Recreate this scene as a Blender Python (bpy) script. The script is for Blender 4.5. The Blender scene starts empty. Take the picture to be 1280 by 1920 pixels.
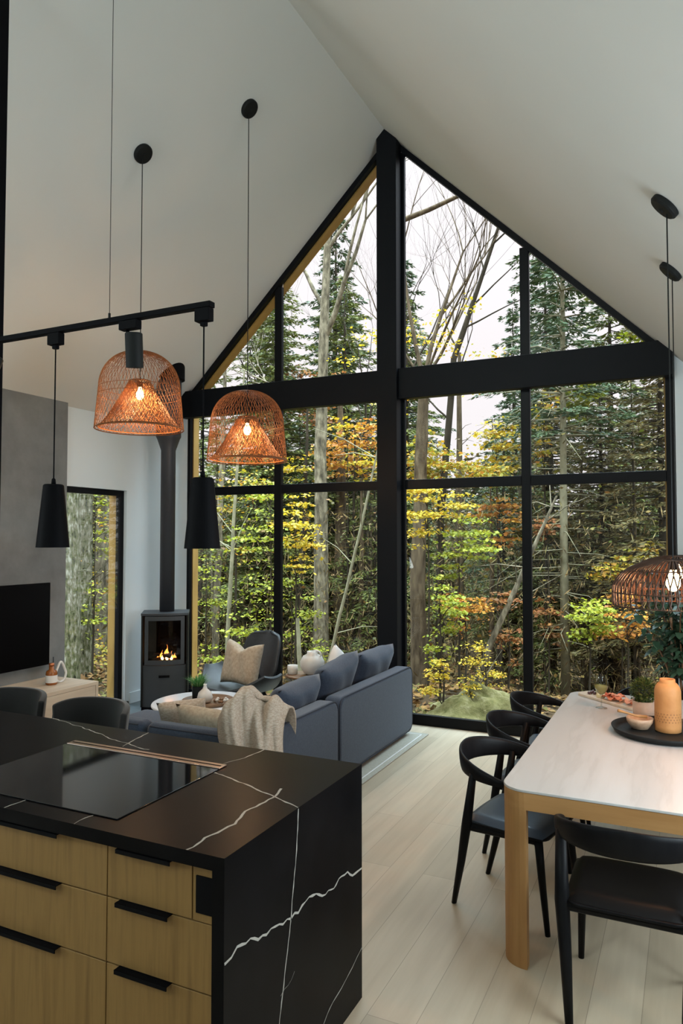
import bpy, bmesh, math, random
import numpy as np
from mathutils import Vector, Matrix
from math import sin, cos, pi, radians, sqrt

C = bpy.context.scene.collection
S = bpy.context.scene
# ------------------------------------------------------------------ camera, sky, lights, exposure
cam_d = bpy.data.cameras.new('camera'); cam = bpy.data.objects.new('camera', cam_d); C.objects.link(cam)
cam.location = (0, 0, 1.82)
cam.rotation_euler = (pi/2 + 0.038, 0, 0.4469)
cam_d.sensor_fit = 'HORIZONTAL'; cam_d.sensor_width = 36.0; cam_d.lens = 36.0*1355.9/1280.0
cam_d.shift_y = (958.2-960.0)/1280.0; cam_d.clip_start = 0.05; cam_d.clip_end = 300
S.camera = cam
S.view_settings.view_transform = 'Standard'; S.view_settings.look = 'None'
S.view_settings.exposure = 0.0; S.view_settings.gamma = 1.0; S.view_settings.use_curve_mapping = False
cy = S.cycles
cy.use_denoising = True; cy.max_bounces = 8; cy.diffuse_bounces = 5; cy.glossy_bounces = 4
cy.transmission_bounces = 4; cy.transparent_max_bounces = 16; cy.sample_clamp_indirect = 6.0
cy.caustics_reflective = False; cy.caustics_refractive = False

SKY_STRENGTH = 1.15
w = bpy.data.worlds.new('overcast_sky'); S.world = w; w.use_nodes = True
nt = w.node_tree; nt.nodes.clear()
o_ = nt.nodes.new('ShaderNodeOutputWorld'); bg = nt.nodes.new('ShaderNodeBackground')
tc = nt.nodes.new('ShaderNodeTexCoord'); sep = nt.nodes.new('ShaderNodeSeparateXYZ'); rmp = nt.nodes.new('ShaderNodeValToRGB')
nt.links.new(tc.outputs['Generated'], sep.inputs[0]); nt.links.new(sep.outputs['Z'], rmp.inputs[0])
e = rmp.color_ramp.elements
e[0].position = 0.0; e[0].color = (0.90, 0.83, 0.85, 1)
e[1].position = 1.0; e[1].color = (14.0, 17.8, 20.5, 1)
for p_, c_ in ((0.25, (0.93, 0.86, 0.89, 1)), (0.49, (1.04, 0.98, 1.02, 1)), (0.64, (5.6, 7.2, 8.2, 1)), (0.80, (12.0, 15.2, 17.5, 1))):
    q_ = e.new(p_); q_.color = c_
nt.links.new(rmp.outputs[0], bg.inputs[0]); bg.inputs[1].default_value = SKY_STRENGTH
nt.links.new(bg.outputs[0], o_.inputs[0])

def area(name, loc, rot, sx, sy, power, col):
    d = bpy.data.lights.new(name, 'AREA'); d.shape = 'RECTANGLE'; d.size = sx; d.size_y = sy
    d.energy = power; d.color = col
    o = bpy.data.objects.new(name, d); C.objects.link(o); o.location = loc; o.rotation_euler = rot
    return o
# added fill lights, out of view behind and beside the camera, to brighten the room
area('kitchen_gable_fill', (-2.69, -2.42, 5.36), (radians(112), 0, 0), .9, .5, 110, (0.88, 1.0, 0.98))
area('dining_side_fill', (1.0, 2.9, 1.55), (radians(96), 0, radians(90)), 2.2, 1.2, 92, (0.78, 0.93, 1.0))
area('left_side_fill', (-5.45, -.1, 2.0), (radians(112), 0, radians(-90)), 1.0, 1.7, 95, (0.86, 0.98, 1.0))

# ------------------------------------------------------------------ materials
def mat(name, col, rough=0.5, metal=0.0, spec=0.5, **k):
    m = bpy.data.materials.new(name); m.use_nodes = True
    b = m.node_tree.nodes['Principled BSDF']
    b.inputs['Base Color'].default_value = (*col, 1); b.inputs['Roughness'].default_value = rough
    b.inputs['Metallic'].default_value = metal; b.inputs['Specular IOR Level'].default_value = spec
    for kk, v in k.items(): b.inputs[kk].default_value = v
    return m
def nodes(m): return m.node_tree.nodes, m.node_tree.links, m.node_tree.nodes['Principled BSDF']
def coord(m, scale=(1, 1, 1), rot=(0, 0, 0), kind='Object'):
    N, L, b = nodes(m)
    t = N.new('ShaderNodeTexCoord'); mp = N.new('ShaderNodeMapping')
    mp.inputs['Scale'].default_value = scale; mp.inputs['Rotation'].default_value = rot
    L.new(t.outputs[kind], mp.inputs[0]); return mp
def noisy(m, cols, scale=4, stretch=(1, 1, 1), detail=6, bump=0.0, pos=None, kind='Object', dist=0.02, rough=0.6, rot=(0, 0, 0)):
    N, L, b = nodes(m); mp = coord(m, stretch, rot, kind=kind)
    n = N.new('ShaderNodeTexNoise'); n.inputs['Scale'].default_value = scale; n.inputs['Detail'].default_value = detail
    n.inputs['Roughness'].default_value = rough
    L.new(mp.outputs[0], n.inputs[0]); r = N.new('ShaderNodeValToRGB'); L.new(n.outputs['Fac'], r.inputs[0])
    k = len(cols); el = r.color_ramp.elements
    ps = pos or [0.3 + 0.4*i/(k-1) for i in range(k)]
    el[0].position = ps[0]; el[0].color = (*cols[0], 1); el[1].position = ps[-1]; el[1].color = (*cols[-1], 1)
    for i in range(1, k-1): x = el.new(ps[i]); x.color = (*cols[i], 1)
    L.new(r.outputs[0], b.inputs['Base Color'])
    if bump:
        bp = N.new('ShaderNodeBump'); bp.inputs['Strength'].default_value = bump; bp.inputs['Distance'].default_value = dist
        L.new(n.outputs['Fac'], bp.inputs['Height']); L.new(bp.outputs[0], b.inputs['Normal'])
    return m
def emit(name, col, s):
    m = bpy.data.materials.new(name); m.use_nodes = True; N = m.node_tree.nodes; N.clear()
    o = N.new('ShaderNodeOutputMaterial'); e = N.new('ShaderNodeEmission'); e.inputs[0].default_value = (*col, 1); e.inputs[1].default_value = s
    m.node_tree.links.new(e.outputs[0], o.inputs[0]); return m
def glassy(name, tint=(1, 1, 1), refl=0.06, rough=0.0):
    m = bpy.data.materials.new(name); m.use_nodes = True; N = m.node_tree.nodes; L = m.node_tree.links; N.clear()
    o = N.new('ShaderNodeOutputMaterial'); t = N.new('ShaderNodeBsdfTransparent'); g = N.new('ShaderNodeBsdfGlossy'); x = N.new('ShaderNodeMixShader')
    t.inputs[0].default_value = (*tint, 1); g.inputs['Roughness'].default_value = rough
    f = N.new('ShaderNodeFresnel'); f.inputs[0].default_value = 1.35
    mu = N.new('ShaderNodeMath'); mu.operation = 'MULTIPLY'; mu.inputs[1].default_value = refl/0.022*0.5; mu.use_clamp = True
    L.new(f.outputs[0], mu.inputs[0]); L.new(mu.outputs[0], x.inputs[0])
    L.new(t.outputs[0], x.inputs[1]); L.new(g.outputs[0], x.inputs[2]); L.new(x.outputs[0], o.inputs[0]); return m
def island_ramp(m, cols, transl=0.0, rough=0.6):
    """every leaf of the mesh gets its own colour out of the palette"""
    N, L, b = nodes(m); g = N.new('ShaderNodeNewGeometry'); r = N.new('ShaderNodeValToRGB'); r.color_ramp.interpolation = 'LINEAR'
    el = r.color_ramp.elements; k = len(cols)
    el[0].position = 0; el[0].color = (*cols[0], 1); el[1].position = 1; el[1].color = (*cols[-1], 1)
    for i in range(1, k-1): x = el.new(i/(k-1)); x.color = (*cols[i], 1)
    L.new(g.outputs['Random Per Island'], r.inputs[0]); L.new(r.outputs[0], b.inputs['Base Color'])
    b.inputs['Roughness'].default_value = rough; b.inputs['Specular IOR Level'].default_value = 0.3
    if transl:
        t = N.new('ShaderNodeBsdfTranslucent'); x = N.new('ShaderNodeMixShader'); x.inputs[0].default_value = transl
        L.new(r.outputs[0], t.inputs[0]); L.new(b.outputs[0], x.inputs[1]); L.new(t.outputs[0], x.inputs[2])
        L.new(x.outputs[0], N['Material Output'].inputs[0])
    return m

def wood(name, cols, stretch=(14, 14, 1.2), scale=2.0, rough=0.5, spec=0.3, bump=0.05):
    return noisy(mat(name, cols[0], rough, spec=spec), cols, scale=scale, stretch=stretch, detail=8, bump=bump, dist=0.004)

M = {}
M['paint'] = noisy(mat('ceiling_paint', (.70, .70, .68), 0.9, spec=0.15), [(.68, .69, .665), (.70, .71, .685)], scale=1.2)
M['wallpaint'] = mat('white_wall_paint', (.74, .82, .86), 0.85, spec=0.2)
M['plaster'] = noisy(mat('grey_plaster', (.2, .2, .2), 0.75, spec=0.25), [(.130, .139, .142), (.185, .197, .201), (.24, .254, .258)], scale=1.5, detail=9, bump=0.12, rough=0.65)
M['blackframe'] = mat('black_aluminium', (.003, .0035, .005), 0.42, spec=0.15)
M['blackwood'] = mat('black_painted_timber', (.003, .004, .006), 0.5, spec=0.15)
M['black'] = mat('matt_black', (.003, .003, .004), 0.6, spec=0.06)
M['blackpowder'] = mat('black_powder_coat', (.008, .009, .009), 0.6, spec=0.2)
M['glass'] = glassy('window_glass', (0.97, 0.985, 0.98), 0.022)
M['reveal'] = wood('exterior_pine_cladding', [(.30, .165, .040), (.42, .25, .07)], stretch=(3, 3, 1))
M['oak'] = wood('oak_veneer', [(.165, .090, .026), (.24, .137, .043), (.195, .108, .032)], stretch=(16, 16, 0.9), scale=1.6, rough=0.55)
M['oakcarcass'] = mat('cabinet_carcass_oak', (.20, .13, .06), 0.6)  # one even oak tone for the cabinet body
M['tableoak'] = wood('table_oak', [(.33, .165, .058), (.42, .225, .085)], stretch=(14, 14, 1.0), scale=1.6, rough=0.5)
M['tableoakx'] = wood('table_oak_apron', [(.33, .165, .058), (.42, .225, .085)], stretch=(1.0, 14, 14), scale=1.6, rough=0.5)
M['palewood'] = wood('pale_ash', [(.50, .40, .30), (.62, .51, .39)], stretch=(12, 1.2, 12), scale=1.5)
M['walnut'] = wood('brown_wood', [(.16, .09, .05), (.26, .16, .09)], stretch=(8, 8, 2))
M['stone'] = noisy(mat('black_stone', (.006, .006, .007), 0.30, spec=0.13), [(.0025, .0025, .003), (.006, .006, .007)], scale=3)
M['stone'].node_tree.nodes['Principled BSDF'].inputs['IOR'].default_value = 1.3
M['vein'] = mat('white_vein', (.34, .33, .30), 0.4)
M['cookglass'] = mat('black_cooktop_glass', (.004, .004, .005), 0.045, spec=0.5)
M['steel'] = mat('brushed_copper_steel', (.42, .34, .29), 0.28, metal=1.0)
M['sofa'] = noisy(mat('slate_blue_fabric', (.06, .075, .105), 0.95, spec=0.15, **{'Sheen Weight': 0.25}), [(.030, .041, .065), (.049, .063, .092)], scale=90, bump=0.25, dist=0.003)
M['sofatrim'] = mat('dark_piping', (.022, .028, .042), 0.85)
M['beige'] = noisy(mat('beige_linen', (.5, .42, .33), 0.95, spec=0.1), [(.36, .29, .21), (.52, .44, .34)], scale=40, bump=0.3, dist=0.004)
M['cream'] = noisy(mat('cream_knit', (.6, .55, .47), 0.95, spec=0.1), [(.33, .255, .19), (.55, .48, .40)], scale=55, stretch=(1, 1, 3), bump=0.6, dist=0.006)
M['whitefab'] = mat('white_fabric', (.74, .73, .71), 0.9, spec=0.1)
M['ceramic'] = mat('white_ceramic', (.72, .71, .68), 0.3)
M['charcoal'] = noisy(mat('charcoal_leather', (.03, .035, .04), 0.45, spec=0.4), [(.026, .030, .034), (.040, .046, .052)], scale=30)
M['stoolfabric'] = mat('dark_grey_upholstery', (.010, .0095, .009), 0.8, spec=0.2, **{'Sheen Weight': 0.3})
M['barkmoss'] = noisy(mat('mossy_bark', (.1, .1, .05), .95, spec=.1), [(.020, .018, .010), (.075, .075, .030), (.11, .090, .055), (.24, .22, .16)], scale=26, stretch=(1, 1, .4), bump=.7, detail=9, pos=[.36, .46, .54, .66])
M['blackleather'] = mat('black_leather', (.008, .007, .007), 0.45, spec=0.12)
M['blueseat'] = mat('blue_grey_leather', (.058, .082, .120), 0.42, spec=0.4)
M['blackash'] = wood('black_stained_ash', [(.005, .005, .006), (.009, .009, .010)], stretch=(10, 10, 2), rough=0.42, spec=0.10)
M['stovesteel'] = mat('stove_grey_steel', (.045, .050, .056), 0.5, metal=0.3)
M['pipe'] = mat('stove_pipe_grey', (.050, .052, .060), 0.5, metal=0.4)
M['rattan'] = mat('brown_rattan', (.22, .085, .030), 0.6, spec=0.25)
M['darkrattan'] = mat('dark_rattan', (.060, .028, .016), 0.55, spec=0.3)
M['bulb'] = emit('bulb_glow', (1.0, .62, .25), 34)
M['flame'] = emit('flame', (1.0, .30, .05), 9)
M['flamecore'] = emit('flame_core', (1.0, .62, .22), 22)
M['log'] = noisy(mat('charred_log', (.04, .02, .012), .9), [(.015, .010, .008), (.10, .05, .03)], scale=20)
M['bark'] = noisy(mat('grey_bark', (.3, .3, .3), .95, spec=.1), [(0.0315, 0.0245, 0.0156), (0.1350, 0.1069, 0.0680), (0.2790, 0.2257, 0.1490)], scale=15, stretch=(1, 1, .35), bump=.6, detail=8)
M['barkbrown'] = noisy(mat('brown_bark', (.2, .15, .1), .95, spec=.1), [(0.0270, 0.0174, 0.0097), (0.0765, 0.0515, 0.0292), (0.1350, 0.0950, 0.0551)], scale=14, stretch=(1, 1, .25), bump=.6, detail=8)
M['barkpale'] = noisy(mat('pale_bark', (.5, .5, .4), .9, spec=.1), [(0.1260, 0.1109, 0.0648), (0.2700, 0.2297, 0.1426)], scale=12, stretch=(1, 1, .5), bump=.3)
M['barkdark'] = noisy(mat('dark_bark', (.1, .08, .06), .95, spec=.1), [(0.0180, 0.0127, 0.0077), (0.0540, 0.0396, 0.0247)], scale=9, stretch=(1, 1, .3), bump=.4)
M['soil'] = noisy(mat('forest_floor', (.1, .07, .04), 1, spec=.05), [(.0130, .0108, .0058), (.0360, .0238, .0130), (.0612, .0360, .0173)], scale=3, detail=10, bump=.6)
M['mossrock'] = noisy(mat('mossy_rock', (.2, .2, .1), .95, spec=.1), [(.045, .042, .010), (.12, .102, .038), (.21, .175, .095)], scale=7, detail=10, bump=.9, dist=.05, rough=.7)

# ------------------------------------------------------------------ mesh helpers
class MB:
    def __init__(s): s.v = []; s.f = []; s.m = []
    def add(s, vs, fs, mi=0):
        n = len(s.v); s.v += [tuple(p) for p in vs]; s.f += [tuple(i+n for i in f) for f in fs]; s.m += [mi]*len(fs); return s
    def box(s, x0, x1, y0, y1, z0, z1, mi=0):
        return s.add([(x0,y0,z0),(x1,y0,z0),(x1,y1,z0),(x0,y1,z0),(x0,y0,z1),(x1,y0,z1),(x1,y1,z1),(x0,y1,z1)],
                     [(3,2,1,0),(4,5,6,7),(0,1,5,4),(1,2,6,5),(2,3,7,6),(3,0,4,7)], mi)
    def prism(s, pts, axis, a, b, mi=0):
        """polygon pts (2D) extruded along axis from a to b; 2D coords are the other two axes in xyz order"""
        n = len(pts)
        def mk(p, t): return {0: (t, p[0], p[1]), 1: (p[0], t, p[1]), 2: (p[0], p[1], t)}[axis]
        vs = [mk(p, a) for p in pts] + [mk(p, b) for p in pts]
        fs = [tuple(range(n))[::-1], tuple(range(n, 2*n))] + [(i, (i+1) % n, n+(i+1) % n, n+i) for i in range(n)]
        return s.add(vs, fs, mi)
    def tube(s, path, rad, n=8, cap=True, mi=0, flat=None):
        P = [Vector(p) for p in path]; k = len(P); R = rad if hasattr(rad, '__len__') else [rad]*k
        up = Vector((0, 0, 1)); vs = []; prev = None
        for i in range(k):
            t = (P[min(i+1, k-1)]-P[max(i-1, 0)]).normalized()
            if prev is None:
                a = t.cross(up if abs(t.z) < .95 else Vector((1, 0, 0))).normalized()
            else:
                a = (prev-t*prev.dot(t)).normalized()
            prev = a; b = t.cross(a)
            for j in range(n):
                an = 2*pi*j/n
                r = R[i]
                if flat: vs.append(P[i]+a*cos(an)*flat[0]*r+b*sin(an)*flat[1]*r)
                else: vs.append(P[i]+a*cos(an)*r+b*sin(an)*r)
        fs = [(i*n+j, i*n+(j+1) % n, (i+1)*n+(j+1) % n, (i+1)*n+j) for i in range(k-1) for j in range(n)]
        if cap: fs += [tuple(range(n))[::-1], tuple(range((k-1)*n, k*n))]
        return s.add(vs, fs, mi)
    def lathe(s, prof, n=24, c=(0, 0, 0), mi=0, closed=False):
        vs = [(c[0]+r*cos(2*pi*j/n), c[1]+r*sin(2*pi*j/n), c[2]+z) for r, z in prof for j in range(n)]
        k = len(prof)
        fs = [(i*n+j, i*n+(j+1) % n, (i+1)*n+(j+1) % n, (i+1)*n+j) for i in range(k-1) for j in range(n)]
        if not closed: fs += [tuple(range(n))[::-1], tuple(range((k-1)*n, k*n))]
        return s.add(vs, fs, mi)
    def grid(s, fn, nu, nv, mi=0):
        vs = [fn(i/(nu-1), j/(nv-1)) for i in range(nu) for j in range(nv)]
        return s.add(vs, [(i*nv+j, (i+1)*nv+j, (i+1)*nv+j+1, i*nv+j+1) for i in range(nu-1) for j in range(nv-1)], mi)
    def build(s, name, mats, parent=None, smooth=False, bevel=0, seg=2, thick=0, sub=0, loc=None, kind=None, label=None):
        me = bpy.data.meshes.new(name); me.from_pydata(s.v, [], s.f)
        for m in (mats if isinstance(mats, (list, tuple)) else [mats]): me.materials.append(m)
        if any(s.m): me.polygons.foreach_set('material_index', s.m)
        if smooth: me.polygons.foreach_set('use_smooth', [True]*len(s.f))
        bm = bmesh.new(); bm.from_mesh(me); bmesh.ops.recalc_face_normals(bm, faces=bm.faces); bm.to_mesh(me); bm.free()
        o = bpy.data.objects.new(name, me); C.objects.link(o)
        if parent: o.parent = parent
        if loc: o.location = loc
        if thick:
            md = o.modifiers.new('s', 'SOLIDIFY'); md.thickness = thick; md.offset = 0
        if bevel:
            md = o.modifiers.new('b', 'BEVEL'); md.width = bevel; md.segments = seg; md.limit_method = 'ANGLE'; md.angle_limit = radians(40); md.harden_normals = False
            if seg > 1: me.polygons.foreach_set('use_smooth', [True]*len(s.f)); 
            if seg > 1: md.harden_normals = True
        if sub:
            md = o.modifiers.new('u', 'SUBSURF'); md.levels = sub; md.render_levels = sub
        if kind: o['kind'] = kind
        if label: o['label'] = label
        return o
def box(name, m, x0, x1, y0, y1, z0, z1, parent=None, **k): return MB().box(x0, x1, y0, y1, z0, z1).build(name, m, parent, **k)
def tag(o, label, cat, group=None, kind=None):
    if label: o['label'] = label
    if cat: o['category'] = cat
    if group: o['group'] = group
    if kind: o['kind'] = kind
    return o
def thing(name, label, cat, loc=(0, 0, 0), rz=0, group=None):
    o = bpy.data.objects.new(name, None); C.objects.link(o); o.location = loc; o.rotation_euler = (0, 0, rz); o.empty_display_size = .1
    return tag(o, label, cat, group)
def copy_tree(o, parent=None):
    c = o.copy(); C.objects.link(c)
    if parent: c.parent = parent
    for ch in o.children: copy_tree(ch, c)
    return c
def dup(o, label, loc, rz=0, group=None, scale=None):
    kids = list(o.children); c = o.copy(); C.objects.link(c)
    for ch in kids: copy_tree(ch, c)
    c.location = loc; c.rotation_euler = (0, 0, rz)
    if scale: c.scale = scale if hasattr(scale, '__len__') else (scale,)*3
    c['label'] = label
    if group: c['group'] = group
    return c
def pillow(mb, w, h, t, n=14, seam=0.0, pinch=0.09, mi=0):
    """soft cushion centred on the origin, w along x, h along z, t thick along y"""
    for sgn in (-1, 1):
        def fn(u, v):
            a = 2*u-1; b = 2*v-1
            px = a*w/2*(1-pinch*(1-abs(a))*0-pinch*(b*b)*abs(a)**3*0 - pinch*(1-b*b)*a*a); pz = b*h/2*(1-pinch*(1-a*a)*b*b)
            d = max(0, (1-a**4))*max(0, (1-b**4)); y = sgn*t/2*d**.5
            y += .006*sin(9*a+3*b)*d
            return (px, y, pz)
        mb.grid(fn, n, n, mi)
    return mb
def weld(o, d=0.0005):
    bm = bmesh.new(); bm.from_mesh(o.data); bmesh.ops.remove_doubles(bm, verts=bm.verts, dist=d)
    bmesh.ops.recalc_face_normals(bm, faces=bm.faces); bm.to_mesh(o.data); bm.free(); return o

# ------------------------------------------------------------------ the room shell
G = 6.766; XA, ZA, SL = -2.696, 5.943, 0.9783      # glazed gable plane, roof ridge, roof slope
XL, XR, YB = -5.562, 1.05, -2.5
def zc(x): return ZA-SL*abs(x-XA)

# floor: oak boards running towards the glass
fm = mat('oak_floorboards', (.5, .4, .3), 0.42, spec=0.35); N, L, b = nodes(fm)
mp = coord(fm, (1, 1, 1), (0, 0, radians(90))); br = N.new('ShaderNodeTexBrick')
br.inputs['Scale'].default_value = 1; br.inputs['Brick Width'].default_value = 1.9; br.inputs['Row Height'].default_value = .19
br.inputs['Mortar Size'].default_value = .0016; br.inputs['Mortar Smooth'].default_value = .3; br.offset = .37
br.inputs['Color1'].default_value = (.49, .40, .285, 1); br.inputs['Color2'].default_value = (.61, .505, .37, 1); br.inputs['Mortar'].default_value = (.35, .28, .20, 1)
L.new(mp.outputs[0], br.inputs[0])
mp2 = coord(fm, (9, .7, 1)); n2 = N.new('ShaderNodeTexNoise'); n2.inputs['Scale'].default_value = 2; n2.inputs['Detail'].default_value = 8; L.new(mp2.outputs[0], n2.inputs[0])
mx = N.new('ShaderNodeMixRGB'); mx.blend_type = 'MULTIPLY'; mx.inputs[0].default_value = .45; rr = N.new('ShaderNodeValToRGB')
rr.color_ramp.elements[0].position = .3; rr.color_ramp.elements[0].color = (.68, .64, .60, 1); rr.color_ramp.elements[1].position = .65
L.new(n2.outputs['Fac'], rr.inputs[0]); L.new(br.outputs['Color'], mx.inputs[1]); L.new(rr.outputs[0], mx.inputs[2]); L.new(mx.outputs[0], b.inputs['Base Color'])
box('floor', fm, XL-.2, XR+.2, YB-.2, G+.15, -.12, 0, kind='structure')

# sloped ceiling, two slabs meeting at the ridge
T = .3
def slope(name, xe, kind='structure'):
    ze = zc(xe)
    MB().prism([(XA, ZA), (xe, ze), (xe, ze+T), (XA, ZA+T)], 1, YB-.2, G+.02).build(name, M['paint'], kind=kind)
slope('ceiling_left', XL-.25); slope('ceiling_right', XR+.25)
# outer roof overhang beyond the glass, its pine soffit
zl = 3.14
# walls
WY0, WY1, WZ1 = 5.268, 6.145, 2.345       # tall slit window in the left wall
mb = MB(); mb.box(XL-.2, XL, YB-.2, WY0, 0, zl+.18); mb.box(XL-.2, XL, WY1, G+.2, 0, zl+.18); mb.box(XL-.2, XL, WY0, WY1, WZ1, zl+.18); mb.box(XL-.2, XL, WY0, WY1, -.1, .03)
mb.build('wall_left', M['wallpaint'], kind='structure')
GLX0, GRX1 = -5.224, -.095
mb = MB(); mb.prism([(XL, 0), (GLX0, 0), (GLX0, zc(GLX0)+.1), (XL, zc(XL)+.1)], 1, G, G+.2)
mb.prism([(GRX1, 0), (XR, 0), (XR, zc(XR)+.1), (GRX1, zc(GRX1)+.1)], 1, G, G+.2)
mb.build('wall_gable', M['wallpaint'], kind='structure')
MB().prism([(XL, 0), (XR, 0), (XR, zc(XR)+.1), (XA, ZA+.1), (XL, zc(XL)+.1)], 1, YB-.2, YB).build('wall_back', M['wallpaint'], kind='structure')
box('wall_right', M['plaster'], XR, XR+.2, YB-.2, G+.2, 0, zc(XR)+.2, kind='structure')
MB().prism([(1.0, 0), (WY0-.005, 0), (WY0-.005, zl+.03), (1.0, zl+.03)], 0, XL, XL+.03).build('wall_accent', M['plaster'], kind='structure')
box('baseboard_left', M['wallpaint'], XL, XL+.015, WY1+.07, G-.0, 0, .13, kind='structure', bevel=.004)
box('baseboard_gable', M['wallpaint'], XL+.016, GLX0-.005, G-.015, G, 0, .13, kind='structure', bevel=.004)
box('baseboard_right', M['wallpaint'], GRX1+.01, XR, G-.015, G, 0, .13, kind='structure', bevel=.004)

# left slit window
mb = MB(); fx0, fx1 = XL-.10, XL-.04
mb.box(fx0, fx1, WY0, WY0+.05, .03, WZ1); mb.box(fx0, fx1, WY1-.06, WY1, .03, WZ1); mb.box(fx0, fx1, WY0+.05, WY1-.06, WZ1-.06, WZ1); mb.box(fx0, fx1, WY0+.05, WY1-.06, .03, .09)
wf = mb.build('window_1', M['blackframe'], kind='structure', bevel=.003)
tr = MB().box(XL-.03, XL+.004, WY1, WY1+.006, .0, WZ1+.006).box(XL-.03, XL+.004, WY0, WY1, WZ1, WZ1+.006)
box('window_pane', M['glass'], fx0+.045, fx0+.055, WY0+.05, WY1-.06, .09, WZ1-.06, parent=wf)
box('window_sill', M['blackframe'], XL-.03, XL+.02, WY0+.01, WY1+.04, .0, .045, parent=wf)
box('exterior_reveal', M['reveal'], XL-.22, XL-.10, WY1-.035, WY1+.0, 0, WZ1, parent=wf)

# gable glazing: black frames (window_2), panes, pine reveal outside
BT, BB, TT, TB = 3.510, 3.204, 2.405, 2.311
GX = [(-5.185, -4.058), (-3.968, -2.838), (-2.540, -1.391), (-1.305, -.160)]   # clear glass columns
F0, F1 = G+.0, G+.05
w2 = thing('window_2', None, None, (0, 0, 0)); w2['kind'] = 'structure'
mb = MB()
mb.box(GLX0, GX[0][0], F0, F1, 0, zc(GLX0)-.02); mb.box(GX[3][1], GRX1, F0, F1, 0, zc(GRX1)-.02)
mb.box(GX[0][0], GX[3][1], F0, F1, 0, .10)
mb.build('outer_frame', M['blackframe'], w2, bevel=.004)
for a, b_ in ((GX[0][1], GX[1][0]), (GX[1][1], GX[2][0]), (GX[2][1], GX[3][0])):
    zt = min(zc(a), zc(b_))-.03 if not (a < XA < b_) else ZA-.2
    box('mullion', M['blackframe'], a, b_, F0, F1, .10, zt, w2, bevel=.006)
for a, b_ in GX:
    box('transom', M['blackframe'], a, b_, F0+.002, F1-.002, TB, TT, w2, bevel=.005)
RT = .075   # vertical thickness of the sloping frame
for xa, xb, nm in ((GLX0, XA, 'sloping_frame'), (XA, GRX1, 'sloping_frame')):
    MB().prism([(xa, zc(xa)-.002), (xb, zc(xb)-.002), (xb, zc(xb)-RT), (xa, zc(xa)-RT)], 1, F0-.012, F1).build(nm, M['blackframe'], w2)
PY = G+.022
for a, b_ in GX:
    MB().box(a, b_, PY, PY+.01, .10, TB).build('window_pane', M['glass'], w2)
    MB().box(a, b_, PY, PY+.01, TT, BB+.02).build('window_pane', M['glass'], w2)
    za, zb = zc(a)-RT, zc(b_)-RT
    if a == GX[0][0]: pts = [(a, BT-.02), (b_, BT-.02), (b_, zb)]+([(a, za)] if za > BT else [])
    elif b_ == GX[3][1]: pts = [(a, BT-.02), (b_, BT-.02)]+([(b_, zb)] if zb > BT else [])+[(a, za)]
    else: pts = [(a, BT-.02), (b_, BT-.02), (b_, zb), (a, za)]
    MB().prism(pts, 1, PY, PY+.01).build('window_pane', M['glass'], w2)
# pine cladding on the outside returns
box('exterior_reveal', M['reveal'], GX[0][0]-.10, GX[0][0]+.012, F1, F1+.10, -.1, BT-.2, w2)
box('exterior_reveal', M['reveal'], GX[3][1]-.012, GX[3][1]+.10, F1, F1+.24, -.1, BT-.2, w2)
for xa, xb in ((GLX0-.1, XA),):
    MB().prism([(xa, zc(xa)-RT+.01), (xb, zc(xb)-RT+.01), (xb, zc(xb)-RT-.02), (xa, zc(xa)-RT-.02)], 1, F1, F1+.12).build('exterior_soffit', M['reveal'], w2)
# the black timber post and beam standing in front of the glazing
pw = .105; pxc = -2.675
MB().prism([(pxc-pw, 0), (pxc+pw, 0), (pxc+pw, zc(pxc+pw)), (XA, ZA), (pxc-pw, zc(pxc-pw))], 1, G-.15, G-.001).build('trim_1', M['blackwood'], kind='structure')
box('trim_2', M['blackwood'], GLX0-.02, pxc-pw-.001, G-.10, G-.001, BB, BT, kind='structure', bevel=.004)
box('trim_3', M['blackwood'], pxc+pw+.001, GRX1+.0, G-.10, G-.001, BB, BT, kind='structure', bevel=.004)
box('trim_4', M['black'], -3.51, -3.412, 2.70, 2.775, 0, zc(-3.51), kind='structure')

# ================================================================== KITCHEN ISLAND
IX, IY0, IY1, IT = -1.198, 1.734, 2.688, .915
IXL = -3.9
isl = thing('kitchen_island', 'black veined stone kitchen island with oak drawers and waterfall side, in the foreground', 'kitchen island', (0, 0, 0))
wt = MB()
wt.box(IXL, IX, IY0, IY1, IT-.042, IT)                     # top
wt.box(IX-.042, IX, IY0, IY1, 0, IT-.042)                  # waterfall
rng = random.Random(5)
def vein(pts, wid, top=True, jag=.006):
    """jagged white vein lying in the stone: pts in (x,y) on the top or (y,z) on the waterfall"""
    path = []
    for (a, b), (c, d) in zip(pts[:-1], pts[1:]):
        k = max(2, int(math.hypot(c-a, d-b)/.022))
        for i in range(k): path.append((a+(c-a)*i/k, b+(d-b)*i/k))
    path.append(pts[-1]); jx = 0; q = []
    for i, (a, b) in enumerate(path):
        jx = jx*.7+rng.uniform(-jag, jag); n0 = path[min(i+1, len(path)-1)]; n1 = path[max(i-1, 0)]
        tx, ty = n0[0]-n1[0], n0[1]-n1[1]; l = math.hypot(tx, ty) or 1; nx, ny = -ty/l, tx/l
        ed = 0 if i in (0, len(path)-1) else 1
        q.append((a+nx*jx*ed, b+ny*jx*ed, nx, ny, wid*rng.uniform(.25, .80)/2))
    vs = []
    for a, b, nx, ny, w_ in q:
        for sg in (-1, 1):
            u, v = a+nx*w_*sg, b+ny*w_*sg
            vs.append((u, v, IT+.0004) if top else (IX+.0004, u, v))
    wt.add(vs, [(2*i, 2*i+1, 2*i+3, 2*i+2) for i in range(len(q)-1)], 1)
vein([(-2.90, 2.688), (-2.62, 2.62), (-2.27, 2.506), (-2.10, 2.475)], .009)
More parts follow.
